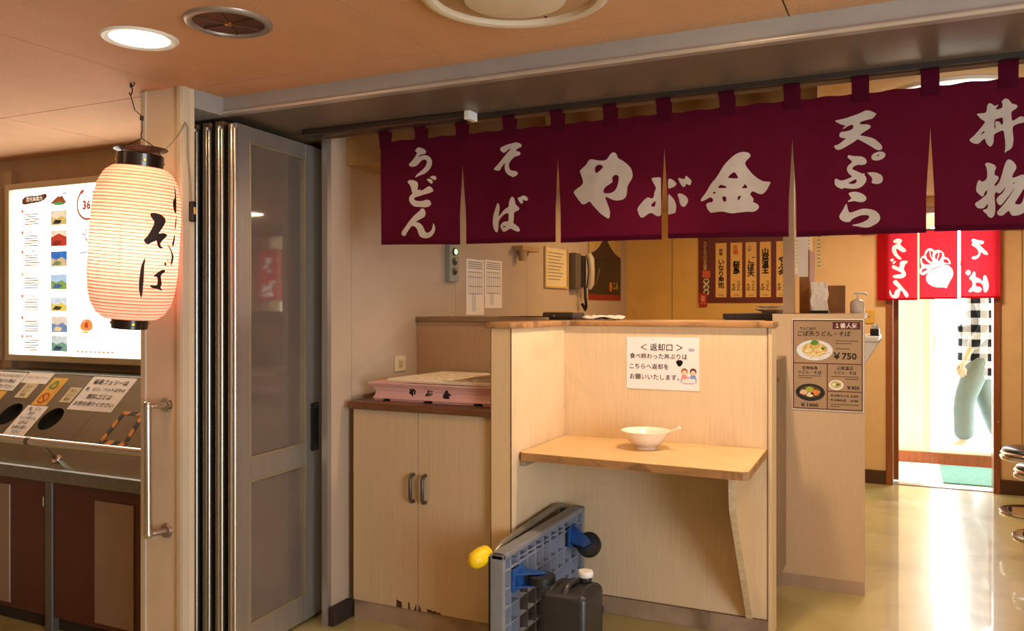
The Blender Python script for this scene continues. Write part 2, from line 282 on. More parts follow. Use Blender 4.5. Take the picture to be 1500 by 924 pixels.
 'ten': ([[(-0.2,1.865),(-0.185,1.867),(-0.171,1.869),(-0.156,1.873),(-0.142,1.877),(-0.128,1.882),(-0.116,1.887),(-0.111,1.888),(-0.101,1.886),(-0.091,1.88),(-0.084,1.876),(-0.087,1.871),(-0.092,1.865),(-0.097,1.861),(-0.108,1.86),(-0.122,1.857),(-0.131,1.853),(-0.128,1.848),(-0.122,1.847),(-0.111,1.847),(-0.102,1.843),(-0.099,1.839),(-0.103,1.833),(-0.114,1.827),(-0.125,1.82),(-0.13,1.815),(-0.121,1.813),(-0.105,1.808),(-0.092,1.803),(-0.081,1.793),(-0.071,1.782),(-0.068,1.774),(-0.07,1.768),(-0.077,1.766),(-0.085,1.769),(-0.099,1.78),(-0.116,1.792),(-0.128,1.8),(-0.136,1.805),(-0.145,1.797),(-0.156,1.791),(-0.171,1.782),(-0.184,1.776),(-0.192,1.776),(-0.198,1.78),(-0.202,1.79),(-0.192,1.791),(-0.182,1.797),(-0.174,1.804),(-0.166,1.809),(-0.174,1.81),(-0.183,1.812),(-0.187,1.818),(-0.185,1.825),(-0.182,1.83),(-0.174,1.829),(-0.162,1.831),(-0.152,1.834),(-0.147,1.84),(-0.148,1.847),(-0.152,1.849),(-0.163,1.845),(-0.176,1.837),(-0.177,1.839),(-0.172,1.845),(-0.168,1.848),(-0.178,1.85),(-0.187,1.855),(-0.195,1.861)]],[]),
 'pu': ([[(-0.164,1.754),(-0.16,1.759),(-0.151,1.755),(-0.136,1.753),(-0.125,1.752),(-0.116,1.747),(-0.111,1.739),(-0.111,1.731),(-0.116,1.727),(-0.125,1.726),(-0.135,1.728),(-0.145,1.724),(-0.151,1.719),(-0.149,1.714),(-0.139,1.709),(-0.128,1.703),(-0.122,1.7),(-0.115,1.702),(-0.118,1.697),(-0.113,1.691),(-0.111,1.683),(-0.114,1.673),(-0.122,1.663),(-0.133,1.657),(-0.149,1.656),(-0.162,1.658),(-0.173,1.661),(-0.178,1.657),(-0.185,1.66),(-0.195,1.666),(-0.2,1.675),(-0.199,1.691),(-0.19,1.687),(-0.181,1.682),(-0.166,1.686),(-0.149,1.693),(-0.156,1.698),(-0.163,1.707),(-0.166,1.717),(-0.162,1.727),(-0.153,1.734),(-0.151,1.738),(-0.154,1.743),(-0.161,1.748)],[(-0.111,1.703),(-0.099,1.703),(-0.088,1.702),(-0.077,1.697),(-0.069,1.691),(-0.066,1.68),(-0.069,1.671),(-0.077,1.667),(-0.085,1.667),(-0.099,1.671),(-0.095,1.678),(-0.096,1.686),(-0.102,1.694)],[(-0.099,1.747),(-0.095,1.756),(-0.085,1.761),(-0.073,1.763),(-0.063,1.759),(-0.059,1.752),(-0.062,1.745),(-0.071,1.738),(-0.083,1.736),(-0.094,1.738)]],[[(-0.163,1.674),(-0.153,1.679),(-0.142,1.685),(-0.138,1.683),(-0.138,1.676),(-0.145,1.671),(-0.153,1.671)],[(-0.084,1.75),(-0.08,1.754),(-0.076,1.752),(-0.079,1.749)]]),
 'ra': ([[(-0.162,1.644),(-0.153,1.647),(-0.142,1.648),(-0.129,1.644),(-0.119,1.638),(-0.112,1.63),(-0.111,1.624),(-0.116,1.617),(-0.126,1.615),(-0.135,1.617),(-0.145,1.62),(-0.153,1.619),(-0.163,1.617),(-0.161,1.622),(-0.152,1.627),(-0.156,1.634)],[(-0.166,1.615),(-0.164,1.603),(-0.161,1.589),(-0.156,1.585),(-0.146,1.588),(-0.133,1.593),(-0.121,1.596),(-0.108,1.595),(-0.092,1.591),(-0.081,1.583),(-0.074,1.572),(-0.074,1.563),(-0.078,1.554),(-0.088,1.547),(-0.102,1.54),(-0.114,1.539),(-0.126,1.541),(-0.136,1.544),(-0.151,1.546),(-0.149,1.549),(-0.136,1.551),(-0.122,1.555),(-0.109,1.562),(-0.103,1.569),(-0.105,1.575),(-0.116,1.577),(-0.128,1.576),(-0.139,1.572),(-0.151,1.566),(-0.156,1.558),(-0.166,1.557),(-0.176,1.56),(-0.184,1.567),(-0.187,1.575),(-0.184,1.582),(-0.176,1.594),(-0.171,1.606)]],[]),
 'don': ([[(0.174,1.849),(0.188,1.848),(0.199,1.849),(0.201,1.863),(0.202,1.872),(0.207,1.876),(0.214,1.871),(0.22,1.865),(0.229,1.87),(0.225,1.863),(0.221,1.855),(0.23,1.856),(0.239,1.859),(0.238,1.874),(0.235,1.873),(0.24,1.881),(0.245,1.885),(0.253,1.881),(0.259,1.872),(0.261,1.868),(0.27,1.866),(0.275,1.861),(0.273,1.855),(0.265,1.85),(0.259,1.845),(0.26,1.831),(0.261,1.819),(0.272,1.825),(0.281,1.832),(0.294,1.827),(0.298,1.819),(0.289,1.813),(0.275,1.811),(0.262,1.805),(0.263,1.786),(0.265,1.77),(0.263,1.751),(0.259,1.742),(0.249,1.737),(0.244,1.732),(0.243,1.734),(0.245,1.745),(0.245,1.762),(0.243,1.781),(0.241,1.797),(0.23,1.793),(0.217,1.787),(0.217,1.774),(0.216,1.761),(0.209,1.751),(0.203,1.757),(0.197,1.768),(0.196,1.778),(0.188,1.772),(0.18,1.763),(0.17,1.764),(0.162,1.769),(0.157,1.775),(0.161,1.781),(0.167,1.785),(0.182,1.803),(0.197,1.823),(0.193,1.827),(0.185,1.833),(0.18,1.841)]],[[(0.219,1.828),(0.229,1.83),(0.239,1.833),(0.24,1.812),(0.235,1.812),(0.232,1.82),(0.225,1.823),(0.22,1.822),(0.221,1.807),(0.222,1.803),(0.218,1.803)],[(0.183,1.786),(0.19,1.796),(0.195,1.798),(0.194,1.793)]]),
 'mono': ([[(0.195,1.705),(0.201,1.709),(0.212,1.705),(0.221,1.699),(0.223,1.691),(0.219,1.685),(0.219,1.67),(0.226,1.67),(0.229,1.664),(0.227,1.657),(0.219,1.647),(0.219,1.639),(0.228,1.647),(0.234,1.661),(0.239,1.683),(0.245,1.705),(0.252,1.715),(0.262,1.709),(0.27,1.698),(0.272,1.689),(0.269,1.682),(0.264,1.674),(0.26,1.661),(0.271,1.663),(0.282,1.669),(0.292,1.669),(0.304,1.666),(0.309,1.656),(0.304,1.638),(0.301,1.62),(0.303,1.611),(0.304,1.595),(0.301,1.575),(0.29,1.563),(0.275,1.556),(0.26,1.556),(0.257,1.563),(0.253,1.571),(0.246,1.565),(0.239,1.557),(0.228,1.558),(0.224,1.565),(0.227,1.572),(0.239,1.586),(0.25,1.602),(0.262,1.622),(0.269,1.638),(0.26,1.622),(0.246,1.602),(0.236,1.588),(0.231,1.586),(0.225,1.593),(0.223,1.604),(0.228,1.612),(0.237,1.619),(0.243,1.629),(0.246,1.639),(0.239,1.628),(0.23,1.618),(0.223,1.625),(0.219,1.62),(0.219,1.604),(0.221,1.583),(0.22,1.564),(0.215,1.554),(0.209,1.552),(0.202,1.558),(0.2,1.564),(0.192,1.571),(0.19,1.577),(0.202,1.578),(0.203,1.595),(0.198,1.587),(0.192,1.58),(0.178,1.581),(0.172,1.589),(0.171,1.597),(0.182,1.603),(0.192,1.612),(0.201,1.62),(0.201,1.633),(0.194,1.624),(0.193,1.616),(0.188,1.613),(0.182,1.62),(0.174,1.629),(0.174,1.64),(0.177,1.656),(0.182,1.662),(0.189,1.654),(0.201,1.662),(0.201,1.684),(0.199,1.696)]],[[(0.262,1.645),(0.267,1.649),(0.268,1.647),(0.265,1.644)],[(0.266,1.589),(0.278,1.586),(0.285,1.591),(0.289,1.604),(0.291,1.62),(0.289,1.632),(0.282,1.617),(0.273,1.601)]]),
 'u_b': ([[(-0.103,1.783),(-0.08,1.805),(-0.048,1.803),(-0.036,1.786),(-0.053,1.766),(-0.04,1.748),(-0.013,1.724),(-0.012,1.709),(-0.032,1.703),(-0.053,1.716),(-0.075,1.735),(-0.079,1.717),(-0.064,1.684),(-0.04,1.66),(-0.048,1.648),(-0.075,1.664),(-0.099,1.694),(-0.107,1.724),(-0.104,1.747),(-0.086,1.761),(-0.059,1.767),(-0.08,1.77)]],[]),
 'do_b': ([[(-0.121,1.65),(-0.099,1.663),(-0.091,1.652),(-0.104,1.635)],[(-0.104,1.629),(-0.084,1.646),(-0.079,1.633),(-0.096,1.618)],[(-0.11,1.599),(-0.094,1.615),(-0.064,1.595),(-0.053,1.598),(-0.054,1.628),(-0.04,1.644),(-0,1.641),(-0.003,1.629),(-0.019,1.615),(-0.029,1.58),(-0.013,1.556),(-0.013,1.535),(-0.032,1.516),(-0.064,1.514),(-0.096,1.519),(-0.103,1.534),(-0.086,1.542),(-0.048,1.545),(-0.037,1.553),(-0.059,1.566),(-0.096,1.584)]],[]),
 'n_b': ([[(-0.103,1.489),(-0.08,1.509),(-0.059,1.483),(-0.032,1.447),(-0,1.409),(0.006,1.388),(-0.008,1.372),(-0.024,1.391),(-0.037,1.424),(-0.051,1.424),(-0.054,1.397),(-0.064,1.374),(-0.091,1.367),(-0.112,1.383),(-0.124,1.409),(-0.121,1.436),(-0.11,1.415),(-0.104,1.392),(-0.091,1.397),(-0.087,1.421),(-0.069,1.44),(-0.059,1.441),(-0.086,1.468)]],[]),
 'radish': ([[(0.115,1.519),(0.128,1.55),(0.16,1.576),(0.201,1.593),(0.237,1.609),(0.268,1.6),(0.288,1.568),(0.291,1.533),(0.268,1.487),(0.255,1.459),(0.247,1.438),(0.232,1.447),(0.18,1.447),(0.149,1.46),(0.123,1.483)]],[]),
 'leaves': ([[(0.12,1.544),(0.092,1.534),(0.073,1.551),(0.076,1.578),(0.089,1.595),(0.081,1.624),(0.079,1.654),(0.094,1.674),(0.108,1.676),(0.11,1.705),(0.131,1.728),(0.154,1.727),(0.17,1.709),(0.196,1.716),(0.222,1.702),(0.232,1.685),(0.233,1.664),(0.258,1.655),(0.273,1.631),(0.273,1.608),(0.245,1.614),(0.2,1.597),(0.158,1.581)]],[[(0.084,1.551),(0.094,1.577),(0.113,1.586),(0.128,1.577),(0.108,1.565)],[(0.089,1.653),(0.102,1.662),(0.123,1.635),(0.149,1.611),(0.108,1.612),(0.092,1.63)],[(0.115,1.682),(0.131,1.711),(0.138,1.712),(0.142,1.675),(0.161,1.634),(0.149,1.629),(0.123,1.653)],[(0.144,1.711),(0.162,1.701),(0.157,1.675),(0.164,1.643),(0.148,1.675)],[(0.173,1.675),(0.191,1.7),(0.196,1.686),(0.184,1.642),(0.175,1.657)],[(0.2,1.697),(0.219,1.694),(0.219,1.667),(0.201,1.633),(0.191,1.639),(0.202,1.68)],[(0.227,1.644),(0.247,1.649),(0.263,1.629),(0.26,1.617),(0.232,1.624)]]),
 'so_b': ([[(0.399,1.777),(0.414,1.788),(0.444,1.775),(0.479,1.769),(0.479,1.751),(0.464,1.743),(0.447,1.753),(0.469,1.723),(0.506,1.682),(0.501,1.668),(0.479,1.675),(0.459,1.695),(0.457,1.667),(0.439,1.645),(0.414,1.639),(0.402,1.651),(0.409,1.662),(0.434,1.665),(0.447,1.678),(0.444,1.707),(0.424,1.728),(0.399,1.746),(0.414,1.756)]],[]),
 'ba_b': ([[(0.362,1.552),(0.384,1.573),(0.402,1.551),(0.387,1.527),(0.374,1.532)],[(0.407,1.537),(0.414,1.557),(0.427,1.554),(0.428,1.516),(0.454,1.507),(0.474,1.482),(0.474,1.524),(0.491,1.532),(0.506,1.484),(0.51,1.444),(0.496,1.408),(0.477,1.411),(0.474,1.462),(0.454,1.479),(0.428,1.479),(0.429,1.451),(0.454,1.449),(0.469,1.433),(0.457,1.411),(0.434,1.408),(0.414,1.42),(0.394,1.408),(0.382,1.417),(0.394,1.437),(0.409,1.451),(0.41,1.488),(0.392,1.5),(0.388,1.514)]],[]),
}
LANTERN_INK = [[(-24.45,0.3546),(-18.92,0.359),(-11.59,0.3568),(-5.64,0.351),(-1.19,0.3392),(-3.18,0.3261),(-7.64,0.3082),(-11.9,0.2925),(-4.88,0.2992),(3.6,0.2923),(-5.62,0.2727),(-8.1,0.2625),(-6.75,0.254),(-1.76,0.2522),(-7.64,0.2465),(-11.83,0.2555),(-12.64,0.2664),(-13.35,0.2725),(-19.39,0.265),(-24.62,0.2553),(-30.69,0.2688),(-25.72,0.2822),(-21.91,0.3007),(-17.08,0.3291),(-21.62,0.3405)],[(-27.03,0.217),(-26.14,0.2026),(-27.3,0.1901),(-26.63,0.1586),(-26.5,0.1242),(-26.39,0.0994),(-27.21,0.0868),(-29.62,0.0953),(-31.88,0.1184),(-32.01,0.1528),(-30.99,0.1871),(-28.6,0.2047)],[(-16.31,0.1563),(-4.97,0.1786),(1.85,0.182),(2.85,0.1733),(-4.02,0.1652),(-3.29,0.1514),(-0.34,0.1342),(-2.86,0.1239),(3.35,0.1116),(-7.89,0.1185),(-15.89,0.1215),(-18.88,0.1299),(-8.46,0.1285),(-7.4,0.1412),(-8.93,0.1583)],[(-0.1,0.1991),(1.63,0.2068),(4.66,0.1983),(2.24,0.1919)],[(2.68,0.2156),(7.76,0.2101),(6.57,0.2073)],[(20.4,0.4585),(20.84,0.4456),(20.86,0.4238),(19.42,0.4126),(18.58,0.3927),(19.28,0.3664),(14.11,0.3653),(10.21,0.3908),(11.38,0.4064),(17.21,0.4165),(17.52,0.4361)],[(19.25,0.3642),(19.49,0.3355),(17.18,0.3107),(15.17,0.3171),(16.84,0.3439)],[(15.29,0.2994),(18.27,0.2865),(17.38,0.2709),(14.98,0.255),(11.51,0.2657),(14.54,0.2793)],[(-0.02,0.2705),(8.29,0.2551),(13.85,0.2383),(17.91,0.2265),(17.89,0.2131),(13.28,0.1915),(11.81,0.206),(13.77,0.2206),(11.1,0.2413)]]  # (degrees round the lantern, height)
LANTERN_PROFILE = [(0, 0.055), (0.01, 0.08), (0.03, 0.105), (0.06, 0.122), (0.1, 0.132), (0.16, 0.137), (0.33, 0.137), (0.4, 0.133), (0.45, 0.122), (0.485, 0.105), (0.505, 0.08), (0.514, 0.066)]

# ================================================================== STRUCTURE
ZC = 2.06          # corridor ceiling
ZI = 2.10          # shop ceiling
# floor
struct('floor', B(-5.6, 2.7, -1.8, 6.72, -.05, 0), m_floor)
m_tile = M('vestibule_tile', 'e6e0d4', .35, var=.06, scale=5)
m_deck = M('outside_deck', 'b8bcbc', .6, var=.08, scale=4)
struct('floor_vestibule', B(-.9, 1.6, 6.72, 7.75, -.05, -.001), m_tile)
struct('floor_outside', B(-6, 9, 7.99, 16, -.05, .03), m_deck)
# corridor ceiling: backing with separate boards, narrow dark joints between them
cb = struct('ceiling', B(-5.6, 2.7, -1.8, 2.27, ZC+.012, ZC+.05), M('ceiling_joint', '5a4636', .9))
struct('ceiling_left', B(-5.6, -2.434, 2.27, 2.80, ZC+.012, ZC+.05), MATS['ceiling_joint'])
xs = [-5.6, -4.27, -3.27, -2.272, -1.276, -.28, .72, 1.72, 2.7]; ys = [-1.8, .12, 2.122, 2.27]
for i in range(8):
    for j in range(3):
        y1 = ys[j+1] if not (j == 2 and xs[i+1] < -2.2) else 2.80
        if j == 2 and i == 2: 
            obj('ceiling_board', B(xs[i]+.0025, -2.436, ys[j]+.0025, 2.80, ZC, ZC+.012), m_ceil, cb); continue
        obj('ceiling_board', B(xs[i]+.0025, xs[i+1]-.0025, ys[j]+.0025, y1-.0025, ZC, ZC+.012), m_ceil, cb)
struct('ceiling_shop', B(-2.4, 2.0, 2.65, 6.72, ZI, ZI+.05), m_ceil_in)
struct('ceiling_vestibule', B(-.95, 1.65, 6.72, 8.05, 2.1, 2.15), m_cream)
# corridor walls
m_cwall = M('corridor_wall', 'b9a184', .7, var=.05, bump=.1)
struct('wall_niche', B(-5.6, -2.434, 2.76, 2.82, 0, ZC+.012), m_cwall)
struct('wall_far_left', B(-5.66, -5.6, -1.8, 2.8, 0, ZC+.05), m_cwall)
struct('wall_behind', B(-5.6, 2.7, -1.86, -1.8, 0, ZC+.05), m_cwall)
wr = MB()
wr.box(2.7, 2.76, -1.8, -.9, 0, ZC+.05); wr.box(2.7, 2.76, .9, 2.6, 0, ZC+.05); wr.box(2.7, 2.76, -.9, .9, 1.95, ZC+.05)
struct('wall_right', wr, m_cwall)          # an open doorway to the deck, right of the viewer
lamp('sky_portal_right', 'AREA', (2.69, 0, .98), 1, (1, 1, 1), 1.75, (0, 0, .98), portal=True, sy=1.9)
# the short wall that carries the grab bar, with its return
cw = struct('wall_column', B(-2.434, -2.24, 2.08, 2.13, 0, ZC), stain(M('column_paint', 'd3bfa4', .55, var=.04), '9a866a', 4, .6, .85, .35))
m_trim = M('column_trim', 'c4b49c', .45, var=.05)
obj('corner_batten', B(-2.4345, -2.409, 2.070, 2.08, 0, ZC-.0005, bev=.003), m_trim, cw)
obj('corner_batten', B(-2.262, -2.2395, 2.070, 2.08, 0, ZC-.0005, bev=.003), m_trim, cw)
obj('side_batten', B(-2.24, -2.233, 2.072, 2.10, 0, ZC-.0005, bev=.002), m_trim, cw)
struct('wall_pocket_end', B(-2.46, -2.19, 2.92, 2.97, 0, ZI), M('pocket_paint', '8f7a58', .7))
struct('trim_pocket', B(-2.46, -2.15, 2.652, 2.97, 2.0, ZI), M('pocket_paint', '8f7a58', .7))
struct('wall_pocket', B(-2.465, -2.445, 2.10, 2.92, 0, ZC), M('pocket_paint', '8f7a58', .7))
struct('trim_return', B(-2.434, -2.236, 2.13, 2.28, 1.995, ZC), m_alupaint)
# header over the shop opening: fascia, bright lip, metal soffit
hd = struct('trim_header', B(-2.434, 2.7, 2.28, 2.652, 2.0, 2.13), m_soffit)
obj('fascia_strip', B(-2.236, 2.7, 2.262, 2.28, 2.010, ZC), m_alupaint, hd)
obj('lip', MB().cyl((-2.24, 2.256, 2.003), (2.7, 2.256, 2.003), .0075, n=14).box(-2.24, 2.7, 2.256, 2.285, 1.9965, 2.003), M('bright_aluminium', 'cfc9c4', .3, .6, var=.03), hd, smooth=40)
obj('shadow_edge', B(-2.16, 2.7, 2.640, 2.655, 1.985, 2.0), m_dark, hd)  # dark strip standing in for the shadow along the soffit's rear edge
struct('wall_header_back', B(-2.2, 2.0, 2.652, 2.70, 2.02, ZI), m_kwall)
# interior walls
wl = struct('wall_left', B(-2.168, -2.152, 2.76, 6.72, 0, ZI), M('wall_joint', '7a6650', .8))
for y0, y1 in ((2.76, 2.898), (2.901, 3.80), (3.803, 4.70), (4.703, 5.60), (5.603, 6.715)):
    obj('wall_sheet', B(-2.152, -2.14, y0, y1, .0, ZI, bev=.001), m_wall, wl)
struct('baseboard_left', B(-2.14, -2.112, 2.74, 2.87, 0, .075, bev=.002), m_dark)
struct('door_jamb', B(-2.168, -2.14, 2.735, 2.76, 0, 2.0), m_alu)
struct('wall_right_shop', B(2.0, 2.06, 2.65, 6.75, 0, ZI), m_kwall)
struct('wall_facade_right', B(1.25, 2.7, 2.3, 2.62, 0, 2.0), m_cwall)
wb = struct('wall_back', B(-2.2, -.80, 6.72, 6.84, 0, ZI), m_kwall)
struct('wall_back_middle', B(-.80, -.144, 6.72, 6.84, 0, ZI), m_dwall)
wb2 = struct('wall_back_right', B(.581, 2.0, 6.72, 6.84, 0, ZI), m_dwall)
struct('wall_back_top', B(-.144, .581, 6.72, 6.84, 2.03, ZI), m_dwall)
obj('wall_joint_strip', B(.712, .717, 6.717, 6.72, .1, ZI), M('joint_tan', '8a6a34', .7), wb2)
obj('wall_joint_strip', B(-1.75, -1.745, 6.717, 6.72, .1, ZI), MATS['joint_tan'], wb)
struct('baseboard_back', B(-.40, -.146, 6.70, 6.72, 0, .10, bev=.002), M('dark_baseboard', '4a2c18', .5, var=.15))
struct('baseboard_back_right', B(.583, 2.0, 6.70, 6.72, 0, .10, bev=.002), MATS['dark_baseboard'])
# bulkhead and timber lintel above the counter
struct('trim_bulkhead', B(-2.14, -1.2, 2.86, 3.1, 1.90, ZI), M('bulkhead_board', 'a8895c', .6, var=.06))
struct('trim_lintel', B(-1.2, -.26, 2.80, 2.83, 1.955, ZI), M('lintel_wood', '9c7238', .55, var=.15, scale=9, stretch=(.4, 4, 4)))
# back doorway: casing, inner post, threshold
dr = struct('door_1', B(-.146, -.1, 6.695, 6.86, 0, 2.03, bev=.003), m_frame)
obj('casing', B(.541, .583, 6.695, 6.86, 0, 2.03, bev=.003), m_frame, dr)
obj('head_casing', B(-.1, .541, 6.695, 6.86, 1.985, 2.03, bev=.003), m_frame, dr)
obj('inner_post', B(-.098, -.062, 6.86, 6.93, .012, 2.03, bev=.003), m_frame, dr)
obj('metal_guide', B(-.0995, -.096, 6.79, 6.80, 0, 1.98), m_chrome, dr)
obj('threshold', B(-.1, .541, 6.74, 6.82, 0, .006), m_alu, dr)
# vestibule beyond it
struct('wall_vestibule_left', B(-.95, -.9, 7.72, 8.05, 0, 2.1), m_cream)   # cut short: opening added so sky light brightens the vestibule
struct('wall_vestibule_right', B(1.6, 1.65, 6.84, 8.05, 0, 2.1), m_cream)
vb = struct('wall_vestibule_back', B(-.9, .105, 7.78, 7.84, .095, 2.1), m_cream)
obj('wall_vestibule_return', B(1.02, 1.6, 7.78, 7.84, .095, 2.1), m_cream, vb)
obj('head_panel', B(.105, 1.02, 7.78, 7.84, 1.98, 2.1), m_cream, vb)
struct('trim_sill', B(-.9, 1.6, 7.75, 7.99, 0, .095, bev=.004), m_frame)
d2 = struct('door_2', B(.105, .168, 7.765, 7.86, .095, 1.98, bev=.004), M('door_post_cream', 'f0dfc0', .5, var=.03))
obj('casing', B(1.0, 1.06, 7.765, 7.86, .095, 1.98, bev=.004), MATS['door_post_cream'], d2)
obj('threshold', B(.168, 1.0, 7.76, 7.98, .095, .125, bev=.003), m_white, d2)
ol = obj('open_leaf', B(.17, .205, 7.88, 8.45, .14, 1.95, bev=.003), M('door_leaf_cream', 'f3ead8', .5, var=.02), d2)
obj('lock_plate', B(.205, .213, 7.93, 7.97, .96, 1.09, bev=.003), M('grey_lock', '8f9296', .4, .5), ol)
# ================================================================== FOLDING DOOR in its pocket
fd = thing('folding_door', 'stacked grey aluminium folding door with frosted panes at left of the opening', 'door', (-2.29, 2.52, 0))
ROTS = [math.radians(v) for v in (.8, 1.6, 3.0, 4.6)]
def leafM(x, ROT):  # leaf frame: local (a along leaf from near edge, b across, z)
    ca, sa = math.cos(ROT), math.sin(ROT)
    return lambda a, b, z: Vector((x-a*sa+b*ca, 2.285+a*ca+b*sa, z))
def lbox(mb, f, a0, a1, b0, b1, z0, z1, bev=.002):
    b = bmesh.new(); bmesh.ops.create_cube(b, size=1)
    for v in b.verts: v.co = Vector(((a0+a1)/2+v.co.x*(a1-a0), (b0+b1)/2+v.co.y*(b1-b0), (z0+z1)/2+v.co.z*(z1-z0)))
    if bev: bmesh.ops.bevel(b, geom=b.edges[:], offset=bev, segments=2, affect='EDGES', profile=.5)
    for v in b.verts: v.co = f(*v.co)
    return mb.merge(b)
m_glassf = M('frosted_pane', '6d6058', .035, 0, var=.05, spec=.7)
for k, x in enumerate((-2.392, -2.329, -2.266, -2.203)):
    f = leafM(x, ROTS[k]); last = k == 3
    mb = MB(); lbox(mb, f, .008, .57, -.030, 0, .015, 1.975)
    if not last: obj('door_leaf', mb, m_alud, fd)
    else:
        mb.bm.free(); mb = MB()
        lbox(mb, f, .008, .085, -.030, 0, .015, 1.975); lbox(mb, f, .435, .57, -.030, 0, .015, 1.975)
        for z0, z1 in ((1.915, 1.975), (.655, .742), (.015, .12)): lbox(mb, f, .085, .435, -.028, -.002, z0, z1, .0015)
        lf = obj('door_leaf', mb, m_alu, fd)
        for z0, z1 in ((.742, 1.915), (.12, .655)):
            obj('pane', lbox(MB(), f, .086, .434, -.017, -.011, z0+.001, z1-.001, 0), m_glassf, lf)
            g = MB()
            for a in (.083, .430): lbox(g, f, a, a+.007, -.012, .0015, z0-.002, z1+.002, .001)
            for z in (z0-.002, z1-.005): lbox(g, f, .083, .437, -.012, .0012, z, z+.007, .001)
            obj('glazing_bead', g, M('bead', 'b8aa8c', .35, .7), lf)
        hb = MB(); lbox(hb, f, .468, .522, -.002, .010, .705, .905, .008)
        ho = obj('pull_handle', hb, m_black, lf)
        obj('finger_recess', lbox(MB(), f, .482, .508, .008, .0115, .73, .88, .001), M('recess_black', '050505', .6), ho)
        obj('lock_cylinder', lbox(MB(), f, .556, .564, -.002, .004, .52, .56, .001), m_black, lf)
    e = MB()   # rounded stile facing the corridor
    a, b = f(.004, -.004, .02), f(.004, -.004, 1.955)
    e.cyl(a, b, .0085, n=16); a, b = f(.008, -.020, .02), f(.008, -.020, 1.968); e.cyl(a, b, .013, n=16)
    obj('edge_stile', e, M('bright_stile', 'cfc4b8', .22, .85, var=.03), fd, smooth=40)
    if not last:
        obj('hinge_cap', lbox(MB(), f, .0, .04, -.034, .004, 1.968, 1.985, .003), m_edge, fd)
# track under the soffit
tr = MB().box(-2.15, -1.42, 2.585, 2.635, 1.972, 2.0, bev=.006)
tk = thing('door_track', 'dark metal door track under the soffit with white end cap', 'track', (-1.8, 2.61, 1.972))
obj('track_channel', tr, M('dark_track', '4a3f36', .35, .6), tk)
obj('end_cap', B(-1.42, -1.396, 2.58, 2.64, 1.968, 2.0, bev=.003), m_white, tk, label='small white end cap of the track')
cs = MB()
for x in (-1.33, -1.30, -1.27, -1.21): obj('screw_head', MB().cyl((x, 2.60, 2.0), (x, 2.60, 1.997), .003, n=8), m_chrome, tk)

# ================================================================== NOREN over the opening
ZT = 1.943
def wave(x, z):
    k = max(0, min(1, (ZT-z)/.42))
    return .0055*k*math.sin(x*17+1.1)+.003*k*math.sin(x*41+.4)-.002*(1-k)*math.cos(x*33.6)
edges = [(-1.845, -1.496), (-1.470, -1.112), (-1.094, -.735), (-.714, -.333), (-.311, .048), (.069, .44)]
zbot = [(1.546, 1.535), (1.536, 1.531), (1.528, 1.527), (1.529, 1.521), (1.519, 1.519), (1.521, 1.515)]
YN = 2.685
rod = MB().cyl((-2.12, YN, 1.985), (1.24, YN, 1.985), .009, n=14)
obj('curtain_rod', rod, M('bamboo_rod', '5a3a22', .5, var=.2), smooth=40, label='slim dark rod carrying the burgundy shop curtain under the header', cat='rod')
nr = thing('noren_curtain', 'long burgundy noren curtain with white brushed characters over the shop opening', 'curtain', (-.7, YN, 1.52))
words = [('u', 'do', 'n'), ('so', 'ba'), ('ya', 'bu_left'), ('bu_right', 'kin'), ('ten', 'pu', 'ra'), ('don', 'mono')]
seams = [-1.845, -1.483, -1.103, -.7245, -.322, .0585, .44]
